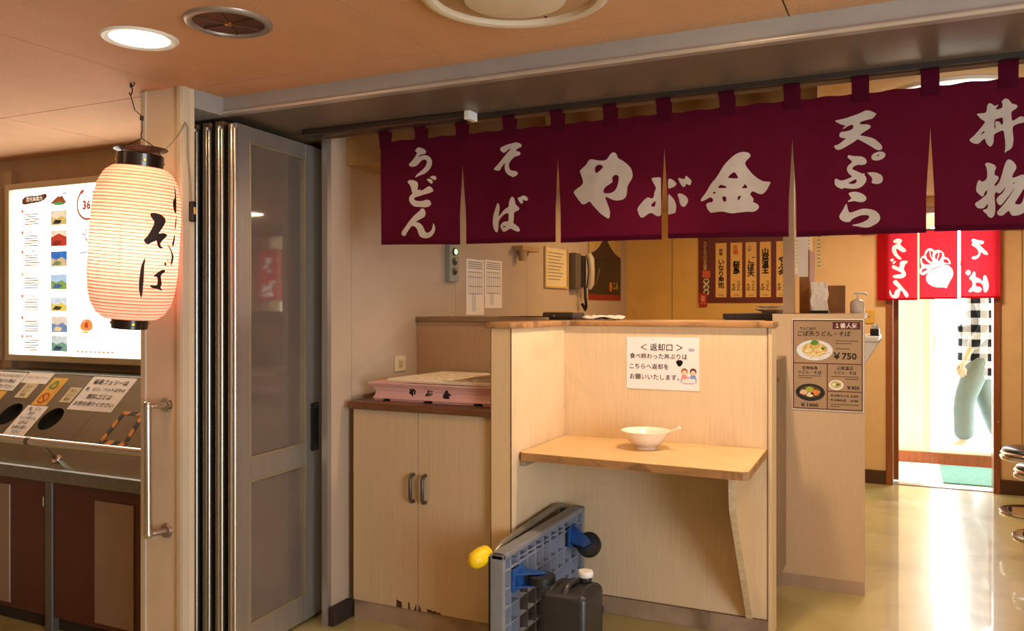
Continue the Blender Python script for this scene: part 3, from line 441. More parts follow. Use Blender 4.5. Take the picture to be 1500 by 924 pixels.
for i, ((x0, x1), (zl, zr)) in enumerate(zip(edges, zbot)):
    mb = MB(); n = 30; rows = 14; grid = []
    xt0, xt1 = seams[i], seams[i+1]
    for r in range(rows+1):
        t = r/rows; slit = max(0, (t-.30)/.70)
        row = []
        for c in range(n+1):
            u = c/n
            xa = xt0+(x0-xt0)*min(1, slit*1.6) if i else x0; xb = xt1+(x1-xt1)*min(1, slit*1.6)
            sag = .004*math.sin(u*2*PI*2)**2
            z = (ZT-sag)*(1-t)+(zl+(zr-zl)*u)*t
            x = xa+(xb-xa)*u
            row.append(mb.bm.verts.new((x, YN+wave(x, z), z)))
        grid.append(row)
    for a, b in zip(grid, grid[1:]):
        for c in range(n): mb.bm.faces.new((a[c], a[c+1], b[c+1], b[c]))
    p = obj('cloth_panel', mb, m_noren, nr, smooth=60)
    # hem, tabs, brushed characters
    h = MB(); prev = None
    for c in range(n+1):
        u = c/n; x = x0+(x1-x0)*u; z = zl+(zr-zl)*u
        cur = [h.bm.verts.new((x, YN+wave(x, z)-.0012, z-.0005)), h.bm.verts.new((x, YN+wave(x, z)-.0012, z+.016))]
        if prev: h.bm.faces.new((prev[0], cur[0], cur[1], prev[1]))
        prev = cur
    obj('hem', h, m_noren, p)
    for tx in ([xt0+.022 if i == 0 else xt0, (xt0+xt1)/2+.004]+([xt1-.02] if i == 5 else [])):
        tb = MB(); w = .0235; pr = [(-.001, ZT-.03), (-.011, 1.975), (-.0115, 1.985), (-.008, 1.9935), (0, 1.9965), (.008, 1.9935), (.0115, 1.985), (.011, 1.975), (.002, ZT-.03)]
        A = [tb.bm.verts.new((tx-w*(1.06 if q > .0 else 1), YN+dy, z)) for q, (dy, z) in enumerate(pr)]; Bv = [tb.bm.verts.new((tx+w, YN+dy, z)) for dy, z in pr]
        for q in range(len(pr)-1): tb.bm.faces.new((A[q], Bv[q], Bv[q+1], A[q+1]))
        obj('hanging_tab', tb, m_noren, p, smooth=50)
    for wd in words[i]:
        g = MB(); o_, h_ = GLYPHS[wd]
        if wd == 'bu_left': o_ = [[(min(x, -.7365), z) for x, z in q] for q in o_]
        if wd == 'bu_right': o_ = [[(max(x, -.7125), z) for x, z in q] for q in o_]
        g.shape(o_, h_, lambda x, z: Vector((x, 0, z)), 2)
        xx = x0
        while xx < x1:
            xx += .018
            bmesh.ops.bisect_plane(g.bm, geom=g.bm.verts[:]+g.bm.edges[:]+g.bm.faces[:], plane_co=(xx, 0, 0), plane_no=(1, 0, 0))
        for v in g.bm.verts: v.co.y = YN+wave(v.co.x, v.co.z)-.0018
        obj('brushed_character', g, m_dye, p, label='white brushed character')

# ================================================================== LANTERN
LB = Vector((-2.306, 1.92, 1.255))
la = thing('paper_lantern', 'glowing cream paper lantern with black brushed characters hanging by the column', 'lantern', LB, local=True)
la.rotation_euler = (0, math.atan2(.047, .5145), 0)
def lrad(h):
    for (a, b), (c, d) in zip(LANTERN_PROFILE, LANTERN_PROFILE[1:]):
        if a <= h <= c: return b+(d-b)*(h-a)/(c-a)
    return .06
m_shade = cloth('lantern_paper', 'f0d9bd', .60, (1, .78, .66), var=.04)
s_ = MB(); NR = 46; prof = []
for k in range(NR*4+1):
    h = .012+(.492)*k/(NR*4); prof.append((h, lrad(h)-.0022*(1-abs(math.sin(PI*k/4)))))
s_.lathe(prof, n=64); sh = obj('paper_shade', s_, m_shade, la, smooth=70)
r_ = MB()
for k in range(NR+1):
    h = .012+.492*k/NR; r_.torus((0, 0, h), lrad(h)-.0018, .0011, n=48, m=5)
obj('bamboo_hoops', r_, cloth('hoop_tan', 'd09a68', .5, (1, .5, .28)), sh, smooth=60, kind='stuff')
for a in (-150, -120, -88, -58, -27, 10, 60, 120):
    t = MB(); a = math.radians(a)
    t.tube([((lrad(.012+.492*k/24)-.003)*math.cos(a), (lrad(.012+.492*k/24)-.003)*math.sin(a), .012+.492*k/24) for k in range(25)], .0011, n=5)
    obj('binding_thread', t, MATS['hoop_tan'], sh)
ink = MB()
ink.shape(LANTERN_INK, [], lambda a, h: Vector((a, h, 0)), 1)
for k in range(2): bmesh.ops.subdivide_edges(ink.bm, edges=[e for e in ink.bm.edges if e.calc_length() > 2], cuts=2, use_grid_fill=False)
bmesh.ops.triangulate(ink.bm, faces=ink.bm.faces[:])
for v in ink.bm.verts:
    a, h = math.radians(v.co.x), v.co.y; r = lrad(h)+.0012; v.co = Vector((r*math.cos(a), r*math.sin(a), h))
obj('brushed_lettering', ink, M('lantern_ink', '1c0402', .7), sh, label='dark brushed characters down the side')
m_lac = M('black_lacquer', '120d0a', .25, var=.1, coat=.5)
bt = obj('bottom_ring', MB().lathe([(-.022, .052), (-.022, .056), (.014, .058), (.016, .054), (.010, .050), (-.018, .049), (-.022, .052)], n=48), m_lac, la, smooth=40)
tp = obj('top_ring', MB().lathe([(.496, .068), (.500, .072), (.545, .072), (.548, .068), (.544, .064), (.500, .063), (.496, .068)], n=48), m_lac, la, smooth=40)
for ring, h, r in ((bt, -.004, .057), (tp, .525, .072)):
    for a in (-118, -30, 60, 150):
        a = math.radians(a); d = Vector((math.cos(a), math.sin(a), 0)); c = d*r+Vector((0, 0, h))
        obj('rivet', MB().cyl(c-d*.001, c+d*.0035, .006, .004, n=10), m_gold, ring)
wr_ = MB()
wr_.tube([(-.066*math.cos(.5), -.066*math.sin(.5), .545), (-.045, -.02, .572), (0, 0, .60), (.045, .02, .572), (.066*math.cos(.5), .066*math.sin(.5), .545)], .0018, n=6)
wr_.tube([(0, 0, .60), (-.004, 0, .612), (0, 0, .622)], .002, n=6)
obj('wire_bail', wr_, M('dark_wire', '2a2018', .4, .6), la)
pl = MB().lathe([(.556, .010), (.562, .082), (.5635, .082), (.5645, .010)], n=40)
for v in pl.bm.verts: v.co.z += .10*v.co.x
obj('heat_shield', pl, M('shield_metal', '3a3028', .4, .6), la, smooth=40)
bulb = obj('light_bulb', MB().lathe([(.30, .002), (.308, .012), (.33, .020), (.36, .017), (.39, .011), (.43, .011)], n=20, cap=True), M('bulb_glass', (1, .8, .5), .4, emit=12), la, smooth=60)
bl = lamp('lantern_bulb', 'POINT', (0, 0, .235), 5.2, (1, .33, .27), .035, parent=la)
# hook and suspension string
hk = thing('ceiling_hook', 'twisted wire hook in the ceiling with string down to the lantern', 'hook', (-2.37, 1.97, 1.86))
w = MB().cyl((-2.373, 1.98, ZC), (-2.373, 1.98, ZC-.012), .004, n=8)
w.torus((-2.373, 1.98, ZC-.026), .014, .002, ax=(.4, 1, 0), n=16, m=6, a0=-1.2, a1=3.8)
w.tube([(-2.352, 1.975, ZC), (-2.350, 1.975, ZC-.008), (-2.362, 1.976, ZC-.014), (-2.372, 1.978, ZC-.014)], .002, n=6)
obj('wire_hook', w, MATS['dark_wire'], hk)
topw = LB+Vector((.0913*.622, 0, .9958*.622))
obj('string', MB().tube([(-2.373, 1.978, ZC-.038), (-2.33, 1.96, 1.96), topw+Vector((0, 0, .05)), topw], .0016, n=6), MATS['dark_wire'], hk)
obj('string_bead', MB().cyl(topw+Vector((-.002, 0, .035)), topw+Vector((-.002, 0, .05)), .006, n=10), m_black, hk)
# lantern flex and inline switch
fl = thing('lantern_cord', 'grey lantern flex clipped to the column edge with black inline switch', 'cord', (-2.23, 2.09, 1.6))
obj('flex', MB().tube([(-2.25, 1.93, 1.80), (-2.215, 1.96, 1.805), (-2.20, 2.0, 1.85), (-2.215, 2.05, 1.90), (-2.231, 2.082, 1.935), (-2.229, 2.09, 1.92), (-2.229, 2.09, 1.82), (-2.226, 2.10, 1.74), (-2.229, 2.108, 1.67)], .0022, n=7), M('grey_flex', '8a7a60', .6), fl, smooth=60)
sw = obj('inline_switch', MB().box(-2.239, -2.217, 2.10, 2.122, 1.597, 1.668, bev=.006), m_black, fl)
obj('rocker', B(-2.2375, -2.2155, 2.105, 2.117, 1.622, 1.648, bev=.003), M('rocker_tan', 'c8a050', .4), sw)

# ================================================================== CEILING FIXTURES
dl = thing('downlight', 'lit round recessed downlight with white rim in the ceiling above the lantern', 'ceiling light', (-1.954, 1.66, ZC-.01))
obj('rim', MB().lathe([(0, .078), (-.004, .082), (-.006, .098), (0, .104)], (-1.954, 1.66, ZC), n=48), m_white, dl, smooth=50)
obj('lens', MB().lathe([(-.001, .0005), (-.001, .080)], (-1.954, 1.66, ZC-.001), n=40), m_glow, dl)
lamp('downlight_lamp', 'AREA', (-1.954, 1.66, ZC-.012), 4, WARM, .15, (-1.954, 1.66, 0), parent=dl)
vt = thing('ceiling_vent', 'round brown ceiling grille with metal rim next to the lit downlight', 'vent', (-1.629, 1.667, ZC-.01))
obj('rim', MB().lathe([(0, .090), (-.008, .094), (-.010, .104), (-.006, .112), (0, .114)], (-1.629, 1.667, ZC), n=48), m_alu, vt, smooth=50)
obj('grille', MB().lathe([(-.006, .0005), (-.004, .03), (-.002, .06), (-.003, .092)], (-1.629, 1.667, ZC), n=40), M('grille_brown', '5c3a28', .6, .3), vt, smooth=60)
for a in range(6):
    a = a*PI/3; c, s = math.cos(a), math.sin(a)
    obj('grille_rib', MB().tube([(-1.629+c*.008, 1.667+s*.008, ZC-.007), (-1.629+c*.088, 1.667+s*.088, ZC-.005)], .0022, n=6), MATS['grille_brown'], vt)
obj('centre_boss', MB().lathe([(-.010, .0005), (-.009, .010), (-.004, .013)], (-1.629, 1.667, ZC), n=20), m_gold, vt, smooth=60)
df = thing('ceiling_diffuser', 'large round cream ceiling diffuser with concentric rings at the top of the view', 'diffuser', (-.844, 1.785, ZC-.04))
c0 = (-.844, 1.785, ZC)
obj('outer_ring', MB().lathe([(0, .236), (-.006, .236), (-.020, .225), (-.024, .212), (-.020, .200), (-.008, .196)], c0, n=64), M('diffuser_cream', 'ddcfb8', .5), df, smooth=50)
obj('cone', MB().lathe([(-.008, .197), (-.014, .17), (-.020, .14), (-.018, .125)], c0, n=64), M('diffuser_beige', 'b89670', .5), df, smooth=50)
obj('inner_disc', MB().lathe([(-.018, .126), (-.030, .120), (-.034, .10), (-.034, .0005)], c0, n=48), MATS['diffuser_cream'], df, smooth=50)
obj('screw', MB().cyl((-.83, 1.94, ZC-.016), (-.83, 1.94, ZC-.021), .005, n=10), m_chrome, df)
il = thing('ceiling_lamp', 'round white ceiling lamp glimpsed above the right end of the noren', 'ceiling light', (.14, 3.46, ZI-.05))
obj('cover', MB().lathe([(0, .20), (-.030, .205), (-.045, .19), (-.050, .15), (-.052, .0005)], (.14, 3.46, ZI), n=48), M('lamp_cover', (1, .93, .8), .5, emit=2.2), il, smooth=50)
obj('base_ring', MB().lathe([(0, .215), (-.012, .215), (-.014, .203), (0, .2)], (.14, 3.46, ZI), n=48), m_white, il, smooth=50)
lamp('ceiling_lamp_light', 'AREA', (.14, 3.46, ZI-.06), 8, (1, .8, .55), .36, (.14, 3.46, 0), parent=il)
# ================================================================== LIGHTBOXES in the niche
YL = 2.71
m_lbox = M('lightbox_face', (1, .93, .80), .5, var=.015, emit=4.2)
M('inset_steel', '9a8472', .35, .5, var=.06)
m_lframe = M('lightbox_frame', 'cdbfa2', .4, .3, var=.03)
def pm(h, e=.8): return M('print_'+h, h, .6, var=.25, scale=60, emit=e)
def fxz(y): return lambda x, z: Vector((x, y, z))
lb = thing('lightbox_sign', 'glowing white guide lightbox with small pictures on the niche wall', 'lightbox', (-3.42, 2.74, 1.03))
fm = MB()
for a in ((-4.132, -4.10, 1.035, 1.925), (-2.72, -2.688, 1.035, 1.925), (-4.10, -2.72, 1.893, 1.925), (-4.10, -2.72, 1.035, 1.067)): fm.box(a[0], a[1], 2.69, 2.76, a[2], a[3], bev=.003)
obj('frame', fm, m_lframe, lb)
fc = obj('face', B(-4.10, -2.72, 2.712, 2.74, 1.067, 1.893), m_lbox, lb)
y1 = YL-.0005
def pr(name, poly, h, dy=0, e=.9, sm=0): return obj(name, MB().shape([poly], [], fxz(y1-dy), sm), pm(h, e), fc)
def rect(x0, x1, z0, z1): return [(x0, z0), (x1, z0), (x1, z1), (x0, z1)]
pr('title_stroke', [(-4.03, 1.845), (-3.99, 1.862), (-3.90, 1.858), (-3.84, 1.868), (-3.832, 1.848), (-3.87, 1.826), (-3.96, 1.822), (-4.02, 1.815)], '5a2a18', sm=2)
obj('title_letters', MB().text('鹿児島案内', fxz(y1-.0008), -3.93, 1.843, .15, .024, .01), pm('f5ead0'), fc)
pr('mountain_print', [(-3.815, 1.812), (-3.755, 1.848), (-3.738, 1.844), (-3.722, 1.85), (-3.69, 1.81)], '8a4a2a'); pr('mountain_print', [(-3.80, 1.808), (-3.75, 1.822), (-3.69, 1.806), (-3.75, 1.80)], '4f9a50', .0004, sm=1)
pr('cloud_print', [(-3.73, 1.858), (-3.71, 1.866), (-3.685, 1.862), (-3.69, 1.852), (-3.72, 1.852)], '9ac8e0', sm=1)
rows = [(1.777, 1.706, 'd9d2b8', 'c8b070', '2a2a26'), (1.68, 1.602, 'f0d8c0', 'b23a2a', '7a2a20'), (1.577, 1.503, '2f6fc0', 'c8b28a', '6f8a50'), (1.464, 1.391, 'a8c8e8', '7aa04a', '4a5f9a'),
        (1.353, 1.285, 'c8dcf0', 'd8c060', '3a3a34'), (1.258, 1.181, 'd8d0c0', '6f86b8', 'e0c890'), (1.164, 1.087, 'c0d0d0', '6f9a80', '2f3f5a')]
hd_ = [1.786, 1.678, 1.581, 1.468, 1.36, 1.252, 1.158]
for i, (a, b, c1, c2, c3) in enumerate(rows):
    x0, x1 = -3.806+.004*(i > 4), -3.688+.004*(i > 4); w = x1-x0; h = a-b
    pr('picture', rect(x0, x1, b, a), c1)
    pr('picture', [(x0, b), (x1, b), (x1, b+h*.35), (x0+w*.7, b+h*.62), (x0+w*.35, b+h*.45), (x0, b+h*.6)], c2, .0004)
    if i == 1: pr('picture', [(x0, b), (x0, b+h*.55), (x0+w*.5, b+h*.8), (x1, b+h*.55), (x1, b), (x0+w*.8, b), (x0+w*.75, b+h*.4), (x0+w*.25, b+h*.4), (x0+w*.2, b)], c2, .0006)
    pr('picture', [(x0+w*.1, b+h*.1), (x0+w*.55, b+h*.08), (x0+w*.7, b+h*.3), (x0+w*.3, b+h*.38)], c3, .0008)
    t = MB(); t.box(-4.03, -4.015, y1-.0006, y1, hd_[i]-.008, hd_[i]+.008)
    obj('row_marker', t, pm('9ac050' if i == 3 else 'd05a38'), fc)
    t = MB().text(['城山展望台', '照国神社', '磯の海岸', '桜島の山', '港の市場', '湯之平', '温泉通り'][i], fxz(y1), -3.965, hd_[i], .09, .017, .05)
    obj('row_heading', t, pm('d05a38' if i != 3 else '8aa040'), fc)
    t = MB()
    for k in range(5):
        zz = hd_[i]-.022-.012*k
        t.quad(*[Vector(q) for q in ((-4.005, y1, zz), (-4.005+random.uniform(.09, .17), y1, zz), (-4.005+.1, y1, zz+.0065), (-4.005, y1, zz+.0065))])
    obj('row_text', t, pm('a89c86', .6), fc)
cc = MB()
for k in range(40):
    a0, a1 = 1.9+2*PI*.86*k/40, 1.9+2*PI*.86*(k+1)/40
    cc.quad(*[Vector((-3.543+r*math.cos(a), y1, 1.797+r*math.sin(a))) for r, a in ((.066, a0), (.077, a0), (.077, a1), (.066, a1))])
obj('circle_mark', cc, pm('a8482a'), fc)
pr('circle_arrow', [(-3.60, 1.855), (-3.575, 1.872), (-3.572, 1.845)], 'a8482a')
obj('circle_number', MB().text('36', fxz(y1), -3.548, 1.794, .08, .048, .06).text('歴史・文化', fxz(y1), -3.545, 1.835, .07, .014).text('スポット', fxz(y1), -3.545, 1.755, .06, .014), pm('a8482a'), fc)
for k in range(14):
    x, z = -3.585+random.random()*.09, 1.60+random.random()*.07
    pr('map_dot', rect(x, x+.012, z, z+.009), random.choice(['e07a8a', 'e8c060', '7ab0d0', 'c85a4a']))
pr('map_line', [(-3.60, 1.565), (-3.50, 1.578), (-3.50, 1.572), (-3.60, 1.559)], '3a5aa8')
for x, z in ((-3.616, 1.5), (-3.603, 1.377)): obj('bullet_ring', MB().torus((x, y1, z), .010, .0016, ax=(0, 1, 0), n=20, m=4), pm('d86a48'), fc)
pr('food_print', [(-3.60, 1.20), (-3.55, 1.185), (-3.50, 1.20), (-3.51, 1.24), (-3.55, 1.25), (-3.585, 1.235)], 'e09050', sm=2); pr('food_print', [(-3.60, 1.185), (-3.56, 1.178), (-3.52, 1.182), (-3.55, 1.19)], 'c8b040', sm=1); pr('food_print', [(-3.565, 1.205), (-3.535, 1.205), (-3.54, 1.232), (-3.56, 1.232)], 'c04a30', .0004, sm=1)
t = MB()
for k in range(9): t.quad(*[Vector(q) for q in ((-3.62+.03*k, y1, 1.086), (-3.60+.03*k, y1, 1.086), (-3.60+.03*k, y1, 1.094), (-3.62+.03*k, y1, 1.094))])
obj('foot_text', t, pm('c98a60'), fc)
l2 = thing('lightbox_sign', 'second lightbox at the far left edge, mostly out of view', 'lightbox', (-4.7, 2.74, 1.03))
fm = MB()
for a in ((-5.2, -5.17, 1.035, 1.925), (-4.235, -4.205, 1.035, 1.925), (-5.17, -4.235, 1.893, 1.925), (-5.17, -4.235, 1.035, 1.067)): fm.box(a[0], a[1], 2.69, 2.76, a[2], a[3], bev=.003)
obj('frame', fm, m_lframe, l2); obj('face', B(-5.17, -4.235, 2.712, 2.74, 1.067, 1.893), m_lbox, l2)
struct('trim_niche', B(-4.205, -4.132, 2.725, 2.76, .997, 2.0), m_cwall)

# ================================================================== WASTE STATION under the lightboxes
ws = thing('waste_station', 'stainless steel waste sorting counter with round openings and red brown doors', 'waste counter', (-3.4, 2.45, 0))
SD = Vector((0, .354, .343)).normalized(); SN = Vector((0, -.343, .354)).normalized(); S0 = Vector((0, 2.216, .654))
def sl(h=0): return lambda x, s: Vector((x, 0, 0))+S0+SD*s+SN*h
def circ(cx, cy, r, n=36): return [(cx+r*math.cos(2*PI*k/n), cy+r*math.sin(2*PI*k/n)) for k in range(n)]
holes = [(-3.353, .238), (-3.637, .246), (-3.92, .246)]
for nm, x0, x1, hs in (('sloped_top', -4.05, -3.1262, holes), ('sloped_top', -3.1238, -2.475, [])):
    t = MB()
    pl = [[(x0, 0), (x1, 0), (x1, .493), (x0, .493)]]+[circ(a, b, .061) for a, b in hs]
    fl_ = [p for q in pl for p in q]; t.tris(fl_, tessellate_polygon([[Vector((p[0], p[1], 0)) for p in q] for q in pl]), sl(0))
    for a, b in hs:   # turned-down rims
        c = circ(a, b, .061); r0 = [t.bm.verts.new(sl(0)(*p)) for p in c]; r1 = [t.bm.verts.new(sl(-.03)(*p)) for p in c]; t.loft([r0, r1], cap=False)
    st = obj(nm, t, m_steel, ws)
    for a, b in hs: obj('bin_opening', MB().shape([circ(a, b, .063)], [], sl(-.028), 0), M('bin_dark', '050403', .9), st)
obj('seam_strip', MB().tris([(-3.1262, 0), (-3.1238, 0), (-3.1238, .493), (-3.1262, .493)], [(0, 1, 2, 3)], sl(.0005)), m_edge, ws)
obj('back_ledge', B(-4.05, -2.475, 2.566, 2.755, .975, .997, bev=.002), m_steel, ws)
lp = B(-4.05, -2.475, 2.196, 2.22, .604, .655, bev=.004)
obj('front_lip', lp, M('lip_steel', '85827c', .35, .8, var=.1, scale=30), ws)
obj('carcass', B(-4.05, -2.475, 2.24, 2.30, .0, .604), m_dark, ws)
for x0, x1 in ((-4.04, -3.600), (-3.597, -3.138), (-3.089, -2.50)):
    dd = obj('cabinet_door', B(x0, x1, 2.214, 2.235, .06, .601, bev=.002), m_red, ws)
    if x0 > -3.2: obj('steel_inset', B(-2.847, -2.634, 2.208, 2.216, .08, .554, bev=.002), M('inset_steel', '9a8472', .35, .5, var=.06), dd)
    if x0 < -3.55 and x1 > -3.2 or x0 == -3.597: obj('steel_inset', B(-3.56, -3.361, 2.208, 2.216, .08, .569, bev=.002), MATS['inset_steel'], dd)
obj('divider_post', B(-3.135, -3.093, 2.206, 2.24, 0, .603, bev=.003), M('post_grey', '6a6660', .4, .5), ws)
obj('plinth', B(-4.04, -2.48, 2.245, 2.29, 0, .058), m_black, ws)
obj('door_catch', B(-3.152, -3.142, 2.207, 2.215, .50, .54, bev=.001), m_chrome, ws)
# rail
rl = thing('handrail', 'polished steel rail running across the front of the waste counter', 'rail', (-3.3, 2.17, .74))
obj('rail_tube', MB().cyl((-4.05, 2.17, .766), (-2.475, 2.17, .766), .0175, n=20), m_chrome, rl, smooth=40)
for x in (-3.10, -3.95):
    e = sl(.0)(x-.02, .045)
    obj('strut', MB().cyl((x, 2.17, .76), e, .009, n=12).cyl(e, e+SN*.004, .020, n=16), m_chrome, rl, smooth=40)
obj('sleeve', MB().cyl((-3.19, 2.17, .766), (-3.165, 2.17, .766), .0185, n=20), m_steel, rl, smooth=40)
# notices on the slope
def sheet(name, label, cat, x0, x1, s0, s1, mat, group=None, h=.0012):
    o = thing(name, label, cat, sl(0)((x0+x1)/2, (s0+s1)/2), group)
    t = MB(); b = bmesh.new(); bmesh.ops.create_cube(b, size=1)
    for v in b.verts: v.co = sl(h/2+v.co.z*h)((x0+x1)/2+v.co.x*(x1-x0), (s0+s1)/2+v.co.y*(s1-s0))
    t.merge(b); obj('sheet', t, mat, o); return o
def lines(o, rows, x0, x1, s0, s1, mat, bold=0.0, h=.0028, fr=.72):
    t = MB(); n = len(rows); dh = (s1-s0)/n
    for k, r in enumerate(rows):
        if r: t.text(r, sl(h), (x0+x1)/2, s1-dh*(k+.5), (x1-x0), dh*fr, bold)
    return obj('writing', t, mat, o)
n_ = sheet('paper_notice', 'large handwritten paper notice on the right of the steel slope', 'notice', -3.306, -3.029, .295, .485, m_paper, 'handwritten notices on the waste counter')
lines(n_, ['桜島フェリーは', '缶、ビン、ペット以外の', '燃料ゴミは', 'お持ち帰りください'], -3.29, -3.045, .31, .475, m_ink, .01)
n_ = sheet('paper_notice', 'narrow handwritten paper notice between the two round openings', 'notice', -3.568, -3.43, .134, .301, m_paper, 'handwritten notices on the waste counter')
lines(n_, ['缶、ビン', '及び', 'ペットボトル', '以外は', 'お持ち帰り', '下さい'], -3.555, -3.445, .14, .296, m_ink, .01)
n_ = sheet('paper_notice', 'plain pale paper notice above the left round opening', 'notice', -3.755, -3.578, .425, .493, m_paper, 'handwritten notices on the waste counter')
lines(n_, ['分別にご協力下さい'], -3.74, -3.60, .44, .48, m_inkg)
n_ = sheet('paper_notice', 'dense handwritten paper notice at the far left of the steel slope', 'notice', -3.98, -3.762, .375, .485, m_paper, 'handwritten notices on the waste counter')
lines(n_, ['燃えるゴミは入れない', '弁当がら等は', 'お持ち帰り下さい'], -3.965, -3.775, .38, .48, m_ink, .01)
m_yel = M('yellow_sticker', 'e0a818', .5, var=.04)
def glabel(x0, x1, s0, s1, label):
    o = sheet('bin_label', label, 'label', x0, x1, s0, s1, m_paperg, 'small tan labels above the openings')
    lines(o, ['カン', 'ビン', '専用'], x0+.015, x1-.015, s0+.005, s1-.008, m_ink)
glabel(-3.392, -3.320, .330, .416, 'small tan label above the right round opening'); glabel(-3.71, -3.622, .338, .424, 'small tan label above the left round opening')
y_ = sheet('recycling_sticker', 'yellow sticker with green arrows and red prohibition sign between openings', 'sticker', -3.555, -3.456, .305, .465, m_yel)
g = MB(); R_ = .030; cx, cy = -3.512, .420
for k in range(3):
    a = PI/2+k*2*PI/3; p0 = (cx+R_*math.cos(a), cy+R_*math.sin(a)); a2 = a+2*PI/3; p1 = (cx+R_*math.cos(a2), cy+R_*math.sin(a2))
    dx, dy = p1[0]-p0[0], p1[1]-p0[1]; l = math.hypot(dx, dy); nx, ny = -dy/l*.0035, dx/l*.0035
    q0 = (p0[0]+dx*.1, p0[1]+dy*.1); q1 = (p0[0]+dx*.7, p0[1]+dy*.7)
    g.tris([(q0[0]-nx, q0[1]-ny), (q1[0]-nx, q1[1]-ny), (q1[0]+nx, q1[1]+ny), (q0[0]+nx, q0[1]+ny), (q1[0]-3*nx, q1[1]-3*ny), (p0[0]+dx*.98, p0[1]+dy*.98), (q1[0]+3*nx, q1[1]+3*ny)], [(0, 1, 2, 3), (4, 5, 6)], sl(.003))
obj('green_arrows', g, M('sticker_green', '4f9a3a', .6), y_)
g = MB(); cx, cy = -3.508, .345; c1, c2 = circ(cx, cy, .030), circ(cx, cy, .024)
for k in range(36): g.tris([c1[k], c1[(k+1) % 36], c2[(k+1) % 36], c2[k]], [(0, 1, 2, 3)], sl(.003))
g.tris([(cx-.020, cy+.014), (cx-.015, cy+.019), (cx+.020, cy-.014), (cx+.015, cy-.019)], [(0, 1, 2, 3)], sl(.0032))
obj('prohibition_sign', g, m_inkr, y_)
g = MB().text('カン・ビン・ペット', sl(.003), -3.468, .385, .014, .14, stretch=True); obj('side_writing', g, m_inkr, y_)
y_ = sheet('recycling_sticker', 'yellow sticker cut by the left edge of the view', 'sticker', -3.90, -3.79, .27, .37, m_yel)
lines(y_, ['リサイクル'], -3.88, -3.81, .29, .35, MATS['sticker_green'])
# black and orange warning tape frame
tp_ = thing('warning_tape', 'rectangle of black and orange striped tape on the right steel slope', 'tape', sl(0)(-2.90, .22))
m_or = M('tape_orange', 'e08a18', .45, var=.05); m_tb = M('tape_black', '16120e', .45)
def seg(p, q, w, n, ph):
    for k in range(n):
        a = (p[0]+(q[0]-p[0])*k/n, p[1]+(q[1]-p[1])*k/n); b = (p[0]+(q[0]-p[0])*(k+1)/n, p[1]+(q[1]-p[1])*(k+1)/n)
        dx, dy = q[0]-p[0], q[1]-p[1]; l = math.hypot(dx, dy); nx, ny = -dy/l*w, dx/l*w; sk = (dx/l*.007, dy/l*.007)
        obj('tape_stripe', MB().tris([(a[0]-sk[0], a[1]-sk[1]), (b[0]-sk[0], b[1]-sk[1]), (b[0]+nx+sk[0], b[1]+ny+sk[1]), (a[0]+nx+sk[0], a[1]+ny+sk[1])], [(0, 1, 2, 3)], sl(.0015)), m_or if (k+ph) % 2 else m_tb, tp_)
seg((-2.962, .133), (-2.81, .133), .026, 4, 0); seg((-2.962, .289), (-2.83, .289), .018, 3, 1)
seg((-2.945, .151), (-2.945, .296), .020, 4, 1); seg((-2.81, .151), (-2.83, .296), .020, 4, 0)
tp_.rotation_euler = (0, 0, 0)
# grab bar on the column
gb = thing('grab_bar', 'vertical chrome grab bar fixed to the cream column', 'grab bar', (-2.33, 2.05, .53))
obj('bar', MB().cyl((-2.337, 2.02, .53), (-2.340, 2.02, .965), .0135, n=20).lathe([(-.018, .001), (-.014, .012), (0, .0165), (.014, .012), (.018, .001)], (-2.340, 2.02, .965), n=20).lathe([(-.018, .001), (-.014, .012), (0, .0165), (.014, .012), (.018, .001)], (-2.337, 2.02, .53), n=20), m_chrome, gb, smooth=50)
for z in (.53, .965):
    obj('mount', MB().tube([(-2.338, 2.02, z), (-2.325, 2.045, z), (-2.315, 2.078, z)], .011, n=14).cyl((-2.315, 2.0795, z), (-2.315, 2.070, z), .026, .022, n=28), MATS['inset_steel'] if z < .6 else m_chrome, gb, smooth=40)
# ================================================================== SERVING COUNTER (half wall, wing, low wall)
ct = thing('serving_counter', 'cream panelled half-height serving counter with worn wooden cap', 'counter', (-1.0, 3.4, 0))
obj('front_panel', B(-1.352, -.495, 3.375, 3.495, .075, 1.222), m_lamw, ct)
obj('wing_panel', B(-1.433, -1.353, 2.835, 3.495, .0, 1.222), m_lamw, ct)
obj('wing_end', B(-1.436, -1.352, 2.823, 2.8355, .0, 1.2218, bev=.001), m_lam, ct)
obj('low_wall', B(-2.138, -1.433, 3.42, 3.495, 0, 1.235), M('tan_laminate', 'b4987c', .5, var=.05, scale=30, stretch=(6, 6, .25)), ct)
obj('end_post', B(-.4955, -.481, 3.372, 3.50, 0, 1.222, bev=.001), m_lam, ct)
eb = MB().box(-1.3535, -1.3495, 2.8225, 2.826, 0, 1.2215).box(-1.437, -1.434, 2.8225, 2.826, 0, 1.2215)
obj('edge_band', eb, m_edge, ct)
obj('edge_band', B(-.4975, -.4945, 3.3712, 3.376, .02, 1.222), m_edge, ct)
cp = MB(); poly = [(-1.452, 2.806), (-1.44, 2.80), (-1.346, 2.80), (-1.335, 2.806), (-1.335, 3.345), (-1.325, 3.357), (-.478, 3.357), (-.474, 3.362), (-.474, 3.51), (-.56, 3.53), (-.56, 3.74), (-1.452, 3.74)]
b = bmesh.new(); f_ = b.faces.new([b.verts.new((x, y, 1.2225)) for x, y in poly]); e_ = bmesh.ops.extrude_face_region(b, geom=[f_])
for v in [g for g in e_['geom'] if isinstance(g, bmesh.types.BMVert)]: v.co.z = 1.2465
bmesh.ops.bevel(b, geom=b.edges[:], offset=.004, segments=2, affect='EDGES', profile=.5); cp.merge(b)
